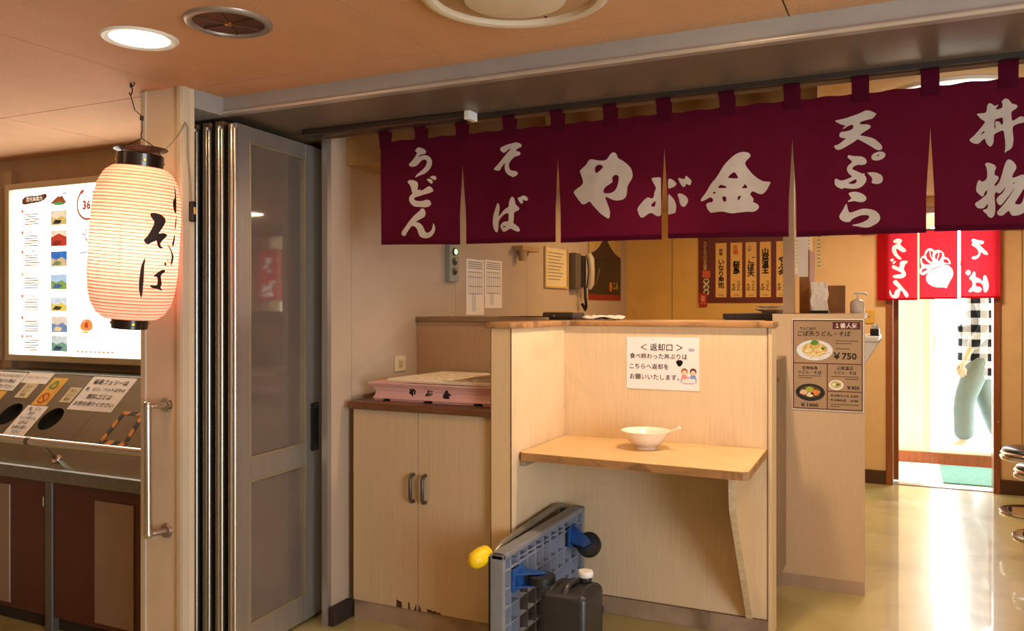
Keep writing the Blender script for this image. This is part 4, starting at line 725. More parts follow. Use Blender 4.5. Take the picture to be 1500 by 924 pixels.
obj('wooden_cap', cp, m_cap, ct, smooth=40)
obj('low_wall_cap', B(-2.138, -1.456, 3.405, 3.74, 1.236, 1.258, bev=.003), M('grey_worn_cap', '8a6e52', .6, var=.25, scale=12, stretch=(.5, 3, 3)), ct)
obj('kick_board', B(-1.351, -.4965, 3.368, 3.376, 0, .072, bev=.002), m_kick, ct)
obj('kick_board', B(-1.3525, -1.344, 2.84, 3.368, 0, .070, bev=.002), m_kick, ct)
obj('kick_joint', B(-1.351, -.4965, 3.3715, 3.3755, .0715, .0755), m_edge, ct)
obj('counter_back', B(-1.45, -.565, 3.55, 3.73, .0, 1.22), m_lam, ct)
# folding wall shelf
sf = thing('folding_shelf', 'narrow tan wall shelf with worn front edge and tapered bracket below the notice', 'shelf', (-.92, 3.15, .62))
b = bmesh.new(); po = [(-1.328, 2.90), (-1.318, 2.884), (-.50, 2.857), (-.482, 2.872), (-.4975, 3.374), (-1.3515, 3.374), (-1.3515, 3.36)]
po = [(-1.350, 2.905), (-1.336, 2.885), (-.503, 2.862), (-.484, 2.880), (-.4975, 3.374), (-1.351, 3.374)]
f_ = b.faces.new([b.verts.new((x, y, .717)) for x, y in po]); e_ = bmesh.ops.extrude_face_region(b, geom=[f_])
for v in [g for g in e_['geom'] if isinstance(g, bmesh.types.BMVert)]: v.co.z = .7445
obj('shelf_board', MB().merge(b), m_cap, sf)
tp2 = MB(); b = bmesh.new(); f_ = b.faces.new([b.verts.new((x+(.003 if x < -1 else -.003), y+(.003 if y < 3 else -.0005), .7447)) for x, y in po]); e_ = bmesh.ops.extrude_face_region(b, geom=[f_])
for v in [g for g in e_['geom'] if isinstance(g, bmesh.types.BMVert)]: v.co.z = .7465
obj('laminate_top', tp2.merge(b), m_shelf, sf)
br = [(2.985, .7165), (2.985, .64), (3.0, .575), (3.345, .082), (3.372, .078), (3.374, .7165)]
obj('bracket', MB().prism(br, lambda y, z: Vector((-.573, y, z)), lambda y, z: Vector((-.551, y, z))), m_lam, sf)
obj('bracket_edge', MB().prism([(2.9835, .7165), (2.9835, .64), (2.999, .574), (3.343, .081), (3.345, .082), (3.0, .575), (2.985, .64), (2.985, .7165)], lambda y, z: Vector((-.574, y, z)), lambda y, z: Vector((-.550, y, z))), M('bracket_pale', 'd8c2a0', .6, var=.15, scale=40), sf)
obj('batten', B(-1.351, -1.329, 2.905, 3.37, .69, .717, bev=.002), m_kick, sf)
# bowl and spoon
bw = thing('soup_bowl', 'small white flared bowl on the tan wall shelf', 'bowl', (-.935, 3.19, .7465))
bz = .7465; bc = (-.935, 3.19, bz)
obj('bowl_body', MB().lathe([(0, .034), (.0, .040), (.008, .041), (.009, .047), (.025, .064), (.045, .079), (.058, .087), (.068, .097), (.070, .099), (.071, .097), (.066, .092), (.058, .083), (.045, .075), (.025, .058), (.012, .040), (.011, .0005)], bc, n=48), M('white_china', 'f4ece0', .25, var=.02, coat=.3), bw, smooth=50)
obj('broth', MB().lathe([(.046, .0005), (.046, .0745)], bc, n=36), M('broth_tan', 'd8b070', .2), bw)
sp_ = MB().tube([(-.93, 3.19, bz+.035), (-.89, 3.185, bz+.052), (-.83, 3.178, bz+.076), (-.795, 3.173, bz+.092)], [.010, .005, .0045, .006], n=10)
obj('spoon', sp_, M('white_plastic', 'f2ead8', .35), smooth=50, label='white plastic spoon leaning out of the bowl on the shelf', cat='spoon', at=(-.93, 3.19, bz+.03))
# return notice
nt_ = thing('paper_notice', 'white printed notice about returning bowls, stuck on the counter front', 'notice', (-.92, 3.372, .96))
obj('sheet', B(-1.073, -.766, 3.3725, 3.3745, .962, 1.179), M('notice_paper', 'f0e8ea', .7, var=.01), nt_)
y_n = 3.3715
for a in (('＜ 返却口 ＞', -.922, 1.137, .178, .034), ('食べ終わった丼ぶりは', -.936, 1.100, .243, .030), ('こちらへ返却を', -.975, 1.057, .166, .030), ('お願いいたします。', -.953, 1.013, .21, .032)):
    obj('printed_line', MB().text(a[0], fxz(y_n), a[1], a[2], a[3], a[4], .006), m_ink, nt_)
obj('bowl_picture', MB().shape([[(-.862, 1.078), (-.855, 1.086), (-.838, 1.086), (-.831, 1.078), (-.838, 1.064), (-.847, 1.058), (-.855, 1.064)]], [], fxz(y_n), 1), m_ink, nt_)
obj('bowl_picture', MB().shape([[(-.812, 1.135), (-.783, 1.135), (-.788, 1.122), (-.807, 1.122)]], [], fxz(y_n), 1), M('print_blue', 'aab0cc', .7), nt_)
kd = obj('picture', MB().shape([rect(-.842, -.776, .988, 1.020)], [], fxz(y_n), 1), M('print_lilac', 'c8bcd8', .7), nt_)
for x, h, c in ((-.826, '9a5a40', 'd88a90'), (-.790, '4a2a20', '7a9ad0')):
    obj('print_hair', MB().shape([circ(x, 1.040, .0135, 14)], [], fxz(y_n-.0004), 0), M('print_'+h, h, .7), kd)
    obj('print_face', MB().shape([circ(x, 1.035, .0098, 14)], [], fxz(y_n-.0008), 0), M('print_skin', 'f0c8b0', .7), kd)
    obj('print_body', MB().shape([[(x-.014, 1.0), (x+.014, 1.0), (x+.010, 1.024), (x-.010, 1.024)]], [], fxz(y_n-.0004), 0), M('print_'+c, c, .7), kd)
obj('print_card', MB().shape([rect(-.835, -.781, .994, 1.010)], [], fxz(y_n-.0008), 0), M('print_card', 'f0e4e4', .7), kd)

# ================================================================== CABINET with trays
cb_ = thing('base_cabinet', 'cream two-door base cabinet with dark wood top left of the counter', 'cabinet', (-1.78, 3.1, 0))
obj('carcass', B(-2.098, -1.4375, 2.875, 3.418, .075, .882), m_dark, cb_)
obj('worktop', B(-2.112, -1.4375, 2.828, 3.419, .882, .911, bev=.004), m_brown, cb_)
obj('plinth', B(-2.098, -1.4375, 2.862, 2.90, 0, .077), m_kick, cb_)
for x0, x1, hx in ((-2.099, -1.784, -1.802), (-1.7815, -1.444, -1.746)):
    d_ = obj('door', B(x0, x1, 2.855, 2.874, .080, .878, bev=.0015), m_cab, cb_)
    obj('handle', MB().tube([(hx, 2.857, .628), (hx, 2.838, .626), (hx, 2.829, .612), (hx, 2.829, .536), (hx, 2.838, .522), (hx, 2.857, .520)], .0075, n=10), M('pewter', '5f564c', .4, .7), d_, smooth=50)
sc = MB()
for poly in ([(-1.884, .081), (-1.884, .112), (-1.872, .108), (-1.858, .104), (-1.857, .081)], [(-1.828, .081), (-1.828, .108), (-1.821, .108), (-1.818, .081)], [(-1.80, .081), (-1.796, .090), (-1.790, .110), (-1.787, .081)]):
    sc.shape([poly], [], fxz(2.8545), 0)
chip = obj('chipped_edge', sc, M('chip_brown', '4a2a16', .8), cb_.children[3] if False else [c for c in cb_.children if c.name.startswith('door')][0])
sc = MB().shape([[(-1.779, .081), (-1.777, .108), (-1.768, .09), (-1.765, .081)], [(-1.738, .081), (-1.738, .098), (-1.73, .092), (-1.722, .096), (-1.715, .089), (-1.70, .092), (-1.69, .086), (-1.68, .09), (-1.672, .081)]], [], fxz(2.8545), 0)
obj('chipped_edge', sc, MATS['chip_brown'], [c for c in cb_.children if c.name.startswith('door')][1])
# pink noodle tray
px = thing('noodle_tray', 'pink shallow noodle tray with black brushed characters on the cabinet top', 'tray', (-1.76, 3.06, .911))
m_pink = M('pink_plastic', 'd9a8a0', .45, var=.03)
prof = [(2.915, .921), (2.922, .935), (2.924, .950), (2.918, .966), (2.900, .982), (2.898, .988), (2.906, .989)]
t = MB(); XL_, XR_ = -2.055, -1.4565
outer = []
for i, (inset, z) in enumerate([(.012, .921), (.019, .935), (.021, .950), (.015, .966), (.0, .984), (.0, .989), (.008, .989), (.012, .975), (.026, .952), (.026, .924)]):
    x0, x1, y0, y1_ = XL_+inset*1.3, XR_-inset*.6, 2.896+inset, 3.335-inset
    outer.append([t.bm.verts.new(p) for p in ((x0, y0, z), (x1, y0, z), (x1, y1_, z), (x0, y1_, z))])
t.loft(outer); obj('tray_body', t, m_pink, px)
f_ = MB()
for x0, x1 in ((-2.035, -2.0), (-1.955, -1.80), (-1.75, -1.56), (-1.52, -1.465)):
    for y0 in (2.915, 3.29): obj('foot_rim', B(x0, x1, y0, y0+.02, .9112, .9225), m_pink, px)
t = MB()
def mini(key, cx, cz, s, parts=(0, 1)):
    keys = key if isinstance(key, tuple) else (key,)
    P_ = [p for k in keys for q in GLYPHS[k][0] for p in q]; mx = (min(p[0] for p in P_)+max(p[0] for p in P_))/2; mz = (min(p[1] for p in P_)+max(p[1] for p in P_))/2
    h = max(p[1] for p in P_)-min(p[1] for p in P_)
    for k in keys: t.shape(GLYPHS[k][0], GLYPHS[k][1], lambda x, z: Vector((cx+(x-mx)*s/h, 2.9145, cz+(z-mz)*s/h)), 1)
mini('ya', -1.845, .952, .036); mini(('bu_left', 'bu_right'), -1.765, .951, .026); mini('kin', -1.682, .951, .036)
for v in t.bm.verts:   # lie on the waisted front
    dz = abs(v.co.z-.948); v.co.y = 2.9160-dz*.30
obj('brushed_lettering', t, m_ink, px)
ld = thing('tray_lid', 'cream ribbed plastic lid lying askew on the pink noodle tray', 'lid', (-1.72, 3.15, .9895), local=True)
t = MB(); W_, D_ = .265, .225
rr = []
for ins, z in ((0, .0), (0, .010), (.006, .014), (.035, .014), (.045, .010), (.05, .010)):
    x, y = W_-ins, D_-ins; c = .012
    rr.append([t.bm.verts.new(p) for p in ((-x+c, -y, z), (x-c, -y, z), (x, -y+c, z), (x, y-c, z), (x-c, y, z), (-x+c, y, z), (-x, y-c, z), (-x, -y+c, z))])
t.loft(rr); obj('lid_plate', t, M('cream_plastic', 'e6d6bc', .4, var=.03), ld)
for k in range(9):
    x = -.19+.0475*k
    obj('lid_rib', B(x-.008, x+.008, -.165, .165, .009, .0135, bev=.002), MATS['cream_plastic'], ld)
for y in (-.12, .05): obj('lid_rib', B(-.20, .20, y-.006, y+.006, .009, .0145, bev=.002), MATS['cream_plastic'], ld)
ld.rotation_euler = (0, 0, math.radians(-2))

# ================================================================== PLATFORM TROLLEY on its side against the wing
tl = thing('platform_trolley', 'grey folded platform trolley standing on its side with blue castors', 'trolley', (-1.27, 2.93, 0))
m_deckp = M('trolley_grey', '7f8288', .5, var=.12, scale=14); m_rib = M('trolley_rib', '8b93a6', .5, var=.08)
Y0, Y1, Z0, Z1 = 2.545, 3.335, .004, .455
obj('deck', B(-1.300, -1.288, Y0, Y1, Z0, Z1, bev=.004), m_deckp, tl)
rm = MB()
for a in ((Y0, Y0+.022, Z0, Z1), (Y1-.022, Y1, Z0, Z1), (Y0, Y1, Z1-.022, Z1), (Y0, Y1, Z0, Z0+.022)): rm.box(-1.296, -1.246, a[0], a[1], a[2], a[3], bev=.006)
obj('deck_rim', rm, m_deckp, tl)
obj('edge_bumper', B(-1.302, -1.296, Y0-.003, Y0+.01, Z0, Z1-.01), m_black, tl)
ny = 11
for k in range(1, ny):
    y = Y0+(Y1-Y0)*k/ny
    obj('deck_rib', B(-1.290, -1.252, y-.002, y+.002, Z0+.02, Z1-.02), m_rib, tl)
for k in range(1, 7):
    z = Z0+(Z1-Z0)*k/7
    obj('deck_rib', B(-1.290, -1.254, Y0+.02, Y1-.02, z-.002, z+.002), m_rib, tl)
for z in (Z1-.045, Z1-.062): obj('deck_rib', B(-1.290, -1.254, Y0+.13, Y1-.13, z-.0015, z+.0015), m_rib, tl)
m_blue = M('castor_blue', '1f4f96', .4, var=.08); m_tyre = M('castor_tyre', '1c1b1a', .5, var=.15)
def castor(y, z, ang, dark=False):
    """plate on the deck underside, fork pointing away, wheel axle turned by ang in the deck plane"""
    pl_ = obj('castor_bracket', MB().box(-1.252, -1.240, y-.045, y+.045, z-.04, z+.04, bev=.004), m_blue, tl)
    ca, sa = math.cos(ang), math.sin(ang); ax = Vector((0, ca, sa)); fw = Vector((0, -sa, ca)); c = Vector((-1.168, y, z))-fw*.03
    f = MB()
    for s in (-1, 1):
        o = ax*(s*.020)
        pts = [Vector((-1.240, y, z))+fw*.034, Vector((-1.240, y, z))-fw*.04, c-fw*.020-Vector((.01, 0, 0)), c+Vector((.016, 0, 0)), c+fw*.020]
        A = [f.bm.verts.new(p+o) for p in pts]; Bq = [f.bm.verts.new(p+o*1.22) for p in pts]; f.loft([A, Bq])
    f.cyl(Vector((-1.242, y, z)), Vector((-1.226, y, z)), .034, n=24)
    obj('castor_fork', f, m_blue, pl_)
    w_ = MB().lathe([(-.014, .012), (-.015, .040), (-.012, .050), (.012, .050), (.015, .040), (.014, .012)], c, n=32, axis=ax)
    wo = obj('castor_wheel', w_, m_tyre, pl_, smooth=50)
    obj
    h = MB().lathe([(-.0155, .0005), (-.0155, .036), (-.0145, .038)], c, n=24, axis=ax).lathe([(.0155, .0005), (.0155, .036), (.0145, .038)], c, n=24, axis=ax)
    obj('axle_hub', h, MATS['castor_hub'], pl_, smooth=40)
M('castor_hub', '16233c', .45)
castor(3.19, .365, math.radians(-35)); castor(2.66, .345, math.radians(90)); castor(3.19, .10, math.radians(20)); castor(2.66, .10, math.radians(60))
for y, z in ((2.60, .40), (2.60, .37), (3.28, .43), (3.25, .40)): pass
hb = MB().tube([(-1.318, 2.60, .10), (-1.318, 2.60, .40), (-1.318, 2.62, .436), (-1.320, 2.68, .452), (-1.328, 3.20, .470), (-1.330, 3.29, .458), (-1.330, 3.30, .42), (-1.330, 3.30, .10)], .0125, n=14)
obj('folding_handle', hb, M('handle_grey', '8f8577', .4, .5, var=.08), tl, smooth=50)
yg = MB().lathe([(-.055, .001), (-.052, .016), (-.030, .030), (.010, .033), (.035, .030), (.040, .022), (.040, .001)], (-1.335, 2.545, .438), n=24, axis=(.15, 1, .1))
obj('corner_guard', yg, M('yellow_rubber', 'f0cc10', .45, var=.03), tl, smooth=50, label='yellow rubber corner guard')
# jerrycan
jc = thing('jerrycan', 'dark grey plastic jerrycan with white cap in front of the trolley', 'jerrycan', (-1.055, 2.70, 0))
m_can = M('can_plastic', '2c2b2d', .38, var=.12, scale=20, bump=.05)
b = bmesh.new(); bmesh.ops.create_cube(b, size=1)
for v in b.verts: v.co = Vector((-1.055+v.co.x*.17, 2.70+v.co.y*.19, .166+v.co.z*.332))
bmesh.ops.bevel(b, geom=b.edges[:], offset=.026, segments=4, affect='EDGES', profile=.5)
obj('can_body', MB().merge(b), m_can, jc, smooth=50)
hh = MB().tube([(-1.055, 2.628, .318), (-1.055, 2.640, .338), (-1.055, 2.662, .347), (-1.055, 2.712, .347), (-1.055, 2.735, .338), (-1.055, 2.745, .318)], [.016, .013, .0115, .0115, .013, .016], n=14)
obj('carry_handle', hh, m_can, jc, smooth=60)
for s in (-1, 1): obj('shoulder_ridge', MB().tube([(-1.055+s*.060, 2.625, .318), (-1.055+s*.057, 2.65, .330), (-1.055+s*.057, 2.73, .330), (-1.055+s*.060, 2.775, .318)], .010, n=10), m_can, jc, smooth=60)
obj('filler_neck', MB().cyl((-1.03, 2.765, .325), (-1.03, 2.765, .352), .022, n=20), m_can, jc, smooth=40)
obj('screw_cap', MB().lathe([(.350, .001), (.350, .026), (.353, .0275), (.366, .0275), (.371, .024), (.372, .001)], (-1.03, 2.765, 0), n=28), M('cap_white', 'e6e4e0', .4), jc, smooth=50)
# ================================================================== THINGS ON THE COUNTER CAP
CZ = 1.2467
tr1 = thing('serving_tray', 'flat black serving tray lying on the wooden counter cap', 'tray', (-1.53, 3.58, CZ))
obj('tray_base', B(-1.72, -1.345, 3.44, 3.70, CZ, CZ+.006, bev=.002), m_black, tr1)
t = MB()
for a in ((-1.72, -1.345, 3.44, 3.448), (-1.72, -1.345, 3.692, 3.70), (-1.72, -1.712, 3.448, 3.692), (-1.353, -1.345, 3.448, 3.692)): t.box(a[0], a[1], a[2], a[3], CZ+.005, CZ+.014, bev=.002)
obj('tray_rim', t, m_black, tr1)
bx = thing('cash_tray', 'small dark case with tan top on the black serving tray', 'case', (-1.44, 3.57, CZ+.0065))
obj('case_body', B(-1.515, -1.365, 3.50, 3.65, CZ+.0066, CZ+.032, bev=.004), M('case_dark', '3a2c22', .4), bx)
obj('case_top', B(-1.512, -1.368, 3.503, 3.647, CZ+.032, CZ+.037, bev=.002), M('case_tan', 'b08a4a', .45), bx)
obj('metal_clasp', B(-1.462, -1.45, 3.497, 3.50, CZ+.012, CZ+.022, bev=.001), m_chrome, bx)
b = bmesh.new(); bmesh.ops.create_grid(b, x_segments=14, y_segments=10, size=.5)
for v in b.verts:
    x, y = v.co.x, v.co.y
    v.co = Vector((-1.235+x*.165+.006*math.sin(y*9), 3.55+y*.16+.012*math.sin(x*7), CZ+.012+.007*math.sin(x*9+y*5)*math.cos(y*8)))
o_ = obj('dish_cloth', MB().merge(b), M('white_cotton', 'ece6de', .9, bump=.3, bscale=300), smooth=60, solid=.006, label='crumpled white dish cloth on the wooden counter cap', cat='cloth')
# ================================================================== TALL COUNTER END with the menu poster, post, swing door
te = thing('counter_end', 'tall beige end panel of the dining counter carrying the menu poster', 'counter', (-.37, 4.2, 0))
m_end = stain(M('beige_laminate', 'c9ab88', .5, var=.04, scale=30, stretch=(5, 5, .3)), 'a58a6a', 3, .6, .85, .3)
obj('end_panel', B(-.578, -.176, 4.066, 4.10, .0, 1.272, bev=.002), m_end, te)
obj('side_panel', B(-.32, -.30, 4.10, 6.0, .0, 1.245), m_end, te)
obj('counter_top', B(-.578, -.200, 4.10, 4.95, 1.245, 1.273), m_cap, te)
obj('counter_top', B(-.578, -.290, 4.95, 6.0, 1.245, 1.273), m_cap, te)
obj('kick', B(-.577, -.177, 4.063, 4.067, 0, .06), M('skirt_beige', 'a88e74', .6, var=.15, scale=6), te)
obj('inner_panel', B(-.578, -.56, 4.10, 6.0, .0, 1.245), m_end, te)
po_ = thing('menu_poster', 'laminated noodle menu poster with prices on the tall beige panel', 'poster', (-.333, 4.062, .83))
obj('white_border', B(-.488, -.180, 4.0618, 4.0650, .828, 1.250), m_paper, po_)
bd = obj('poster_print', B(-.480, -.188, 4.0606, 4.0617, .836, 1.242), M('poster_tan', 'a8896a', .5, var=.12, scale=4), po_)
yp = 4.0600
def pp(name, mb, h, **k): return obj(name, mb, M('poster_'+h, h, .55, var=.05), po_, **k)
ln = MB()
for a in ((-.482, -.186, 1.043, 1.047), (-.336, -.332, .835, 1.043), (-.332, -.187, .917, .921)): ln.quad(*[Vector(q) for q in ((a[0], yp, a[2]), (a[1], yp, a[2]), (a[1], yp, a[3]), (a[0], yp, a[3]))])
for a in ((-.4845, -.1835, 1.240, 1.245), (-.4845, -.1835, .833, .838), (-.4845, -.480, .833, 1.245), (-.188, -.1835, .833, 1.245)): ln.quad(*[Vector(q) for q in ((a[0], yp, a[2]), (a[1], yp, a[2]), (a[1], yp, a[3]), (a[0], yp, a[3]))])
pp('divider_lines', ln, '5a1c1c')
pp('badge', MB().shape([rect(-.311, -.194, 1.203, 1.236)], [], fxz(yp), 0), '5a1a22')
pp('badge_text', MB().text('１番人気', fxz(yp-.0005), -.2525, 1.2195, .10, .024, .02), 'f0e6d8')
for a in (('てんこ盛り', -.42, 1.206, .075, .014, .03, 0), ('ごぼ天うどん・そば', -.349, 1.182, .228, .027, .02, 0), ('￥750', -.259, 1.081, .10, .032, .03, 1), ('名物桜島', -.41, 1.023, .112, .017, .02, 0), ('うどん・そば', -.41, 1.003, .110, .016, .02, 0),
          ('山菜温玉', -.258, 1.026, .095, .017, .02, 0), ('うどん・そば', -.258, 1.005, .10, .015, .02, 0), ('￥1000', -.411, .852, .078, .018, .03, 1), ('￥850', -.224, .938, .052, .016, .03, 1), ('やぶ金うどん ￥650', -.262, .900, .13, .013, .03, 0), ('やぶ金そば　 ￥550', -.262, .879, .13, .013, .03, 0)):
    pp('printed_line', MB().text(a[0], fxz(yp), a[1], a[2], a[3], a[4], a[5], bool(a[6])), '14100c')
for x0, x1, z in ((-.30, -.20, 1.148), (-.30, -.23, 1.136), (-.30, -.24, 1.112), (-.46, -.36, .985), (-.46, -.40, .975), (-.32, -.20, .985), (-.26, -.20, .975), (-.32, -.20, .858), (-.32, -.28, .848)):
    pp('small_print', MB().quad(*[Vector(q) for q in ((x0, yp, z), (x1, yp, z), (x1, yp, z+.004), (x0, yp, z+.004))]), '6a5440')
def noodle(cx, cz, rx, rz, plate, fill, tops):
    p_ = pp('dish_picture', MB().shape([[(cx+rx*math.cos(2*PI*k/28), cz+rz*math.sin(2*PI*k/28)) for k in range(28)]], [], fxz(yp), 0), plate)
    obj('dish_fill', MB().shape([[(cx+rx*.72*math.cos(2*PI*k/24), cz+rz*.68*math.sin(2*PI*k/24)+rz*.08) for k in range(24)]], [], fxz(yp-.0004), 0), M('poster_'+fill, fill, .5, var=.3, scale=90), p_)
    for dx, dz, r, h in tops: obj('dish_topping', MB().shape([[(cx+dx*rx+r*(1+.25*math.sin(k*2.1))*math.cos(2*PI*k/12), cz+dz*rz+r*.7*math.sin(2*PI*k/12)) for k in range(12)]], [], fxz(yp-.0007), 1), M('poster_'+h, h, .5, var=.2, scale=120), p_)
    return p_
q_ = noodle(-.389, 1.105, .079, .047, 'dfe2e6', 'd2b468', [(0, .75, .018, '5f8a2a'), (.3, .1, .014, 'e6d090'), (-.35, .0, .015, 'e8d8a0'), (.05, -.2, .016, 'c8a24a'), (.5, .2, .010, '7a9a3a')])
for k in range(8): 
    a = k*.8; obj('noodle_strand', MB().tube([Vector((-.389+(.02+.028*math.sin(a*1.7))*math.cos(a+s*.5)+.012*s-.02, yp-.0011, 1.100+.014*math.sin(a+s*.9)-.004*s)) for s in range(6)], .0016, n=5), M('poster_noodle', 'eedcaa', .5), q_)
noodle(-.408, .910, .064, .040, '1f1a18', '5a4a24', [(-.45, .0, .017, 'e8b89a'), (.35, .0, .020, 'd8823a'), (-.05, .35, .018, 'a8b03a'), (0, -.25, .016, 'e8d8b0')])
noodle(-.296, .948, .032, .023, 'e6e2dc', 'c8b070', [(-.3, .1, .008, 'f0ead8'), (.25, .1, .008, '5a6a2a')])
# upright post on the counter
obj('ceiling_post', B(-.536, -.486, 4.11, 4.16, 1.273, ZI), M('post_beige', '9c8064', .55, var=.05), label='square beige post rising from the counter to the ceiling', cat='post')
# half door folded back in the gap
sd = thing('swing_door', 'narrow brown staff half door standing open in the gap beside the counter', 'door', (-.53, 3.8, .1))
obj('door_board', B(-.541, -.515, 3.72, 4.064, .10, 1.075, bev=.002), M('staff_door', '8e7458', .55, var=.1), sd)
for x in (-.545, -.513): obj('edge_strip', B(x-.002, x+.004, 3.715, 3.722, .10, 1.075, bev=.001), m_edge, sd)
obj('hinge', MB().cyl((-.50, 3.515, .98), (-.50, 3.515, 1.045), .007, n=12).box(-.512, -.50, 3.50, 3.53, .985, 1.04), m_alud, sd, smooth=40)
obj('door_rail', B(-.541, -.50, 3.722, 3.735, .98, 1.0), m_edge, sd)
# ================================================================== LEFT WALL
XW = -2.14
def fyz(x): return lambda y, z: Vector((x, y, z))
ip = thing('indicator_panel', 'slim grey-green wall box with lit green lamp and two dark buttons', 'panel', (-2.125, 3.737, 1.434))
obj('box', B(XW, -2.112, 3.690, 3.790, 1.436, 1.640, bev=.003), M('panel_green', '8f948a', .45, .2), ip)
for z, m in ((1.590, M('led_green', (.25, 1, .2), .4, emit=6)), (1.540, M('lens_green', '2f4a34', .3)), (1.490, M('lens_red', '5a2018', .3))):
    bz_ = obj('bezel', MB().lathe([(0, .020), (.006, .020), (.008, .014)], (-2.112, 3.74, z), n=24, axis=(1, 0, 0)), m_alud, ip, smooth=40)
    obj('lens', MB().lathe([(.004, .014), (.010, .012), (.013, .0005)], (-2.112, 3.74, z), n=20, axis=(1, 0, 0)), m, bz_, smooth=50)
for k, (y0, y1_, z0, z1, lab) in enumerate(((3.912, 4.118, 1.262, 1.566, 'left one of the two typed sheets hung on the inner wall'), (4.128, 4.345, 1.30, 1.572, 'right one of the two typed sheets hung on the inner wall'))):
    sh_ = thing('typed_sheet', lab, 'sheet', (XW+.001, (y0+y1_)/2, z0), 'typed sheets on the inner wall')
    obj('sheet', B(XW+.0005, XW+.0025, y0, y1_, z0, z1), m_paper, sh_)
    t = MB(); fx = fyz(XW+.0032)
    for r in range(4): t.tris([(y0+.02, z1-.018-.011*r), (y1_-.02, z1-.018-.011*r), (y1_-.02, z1-.014-.011*r), (y0+.02, z1-.014-.011*r)], [(0, 1, 2, 3)], fx)
    for c in range(7):
        y = y0+.022+(y1_-y0-.05)*c/6; t.tris([(y, z1-.19+.0*c), (y+.003, z1-.19), (y+.003, z1-.072), (y, z1-.072)], [(0, 1, 2, 3)], fx)
    for z in (z1-.072, z1-.10, z1-.15, z1-.19): t.tris([(y0+.022, z), (y1_-.028, z), (y1_-.028, z+.003), (y0+.022, z+.003)], [(0, 1, 2, 3)], fx)
    for y in (y0+.07, y0+.085, y0+.10): t.tris([(y, z0+.02), (y+.003, z0+.02), (y+.003, z1-.19), (y, z1-.19)], [(0, 1, 2, 3)], fx)
    obj('print', t, m_inkg, sh_)
cl = thing('coat_bracket', 'small tan wooden bracket on the inner wall below the noren', 'bracket', (-2.10, 4.6, 1.59))
obj('arm', B(XW, -2.07, 4.49, 4.74, 1.645, 1.672, bev=.003), M('tan_wood', 'b08c5c', .5, var=.1), cl)
obj('peg', MB().cyl((-2.10, 4.55, 1.645), (-2.10, 4.55, 1.585), .028, .020, n=18), MATS['tan_wood'], cl, smooth=40)
hl = thing('document_holder', 'clear yellowed document holder with a notice on the inner wall', 'holder', (-2.13, 5.17, 1.43))
obj('back_sheet', B(XW+.0005, XW+.003, 4.98, 5.36, 1.44, 1.70), m_paperg, hl)
t = MB()
for a in ((4.965, 4.978, 1.432, 1.705), (5.362, 5.375, 1.432, 1.705), (4.978, 5.362, 1.432, 1.445)): t.box(XW+.0005, XW+.014, a[0], a[1], a[2], a[3], bev=.002)
obj('holder_edge', t, M('amber_acrylic', 'c8a868', .25), hl)
t = MB()
for r in range(9): t.tris([(5.02, 1.665-.022*r), (5.30-.03*(r % 3), 1.665-.022*r), (5.30-.03*(r % 3), 1.670-.022*r), (5.02, 1.670-.022*r)], [(0, 1, 2, 3)], fyz(XW+.0038))
obj('print', t, m_inkg, hl)
ph = thing('intercom_phone', 'grey wall intercom phone with curved handset and hanging cord', 'phone', (-2.08, 5.62, 1.43))
obj('base', B(XW, -2.08, 5.40, 5.50, 1.435, 1.685, bev=.006), M('phone_grey', '5a4e42', .45), ph)
hs = MB().tube([(-2.065, 5.60, 1.44), (-2.05, 5.60, 1.47), (-2.042, 5.60, 1.56), (-2.05, 5.60, 1.65), (-2.065, 5.60, 1.685)], [.022, .028, .024, .028, .022], n=14)
obj('handset', hs, M('handset_beige', 'b4a48e', .4), ph, smooth=60)
obj('cradle', B(XW, -2.07, 5.50, 5.57, 1.445, 1.67, bev=.006), m_black, ph)
obj('cord', MB().tube([(-2.075, 5.56, 1.45), (-2.075, 5.565, 1.38), (-2.07, 5.57, 1.31), (-2.08, 5.58, 1.285), (-2.11, 5.59, 1.33)], .011, n=8), m_black, ph, smooth=60)
mp_ = thing('mountain_poster', 'dark poster of a volcano peak with red lower border on the inner wall', 'poster', (-2.13, 6.17, 1.35))
obj('sheet', B(XW+.0005, XW+.004, 5.80, 6.56, 1.36, 1.86), M('poster_dark', '241c18', .4, var=.15, scale=5), mp_)
fx = fyz(XW+.0046)
obj('sky_print', MB().shape([[(5.80, 1.71), (6.56, 1.70), (6.56, 1.86), (5.80, 1.86)]], [], fx, 0), M('poster_sky', 'c8a868', .5, var=.08), mp_)
obj('peak_print', MB().shape([[(5.80, 1.70), (5.95, 1.735), (6.05, 1.78), (6.13, 1.835), (6.17, 1.845), (6.22, 1.83), (6.30, 1.78), (6.42, 1.73), (6.56, 1.71), (6.56, 1.68), (5.80, 1.68)]], [], fyz(XW+.0051), 1), M('poster_peak', '3a2620', .5, var=.2, scale=12), mp_)
obj('red_border', MB().shape([rect(5.80, 6.56, 1.36, 1.405)], [], fx, 0), M('poster_redband', '8a1c14', .5), mp_)
obj('light_streak', MB().shape([[(5.93, 1.45), (5.99, 1.52), (6.03, 1.575), (6.045, 1.60), (6.03, 1.61), (6.0, 1.55)]], [], fyz(XW+.0053), 1), M('poster_streak', '9a8a60', .5), mp_)
obj('logo_block', MB().shape([rect(6.27, 6.335, 1.432, 1.505)], [], fyz(XW+.0053), 1), M('poster_orange', 'd06a2a', .5), mp_)
obj('logo_text', MB().text('こみ', fyz(XW+.0054), 6.425, 1.475, .15, .06, .04), M('poster_yellow', 'b09a3a', .5), mp_)
ou = thing('light_switch', 'cream wall switch plate above the pink tray', 'switch', (-2.135, 3.265, 1.005))
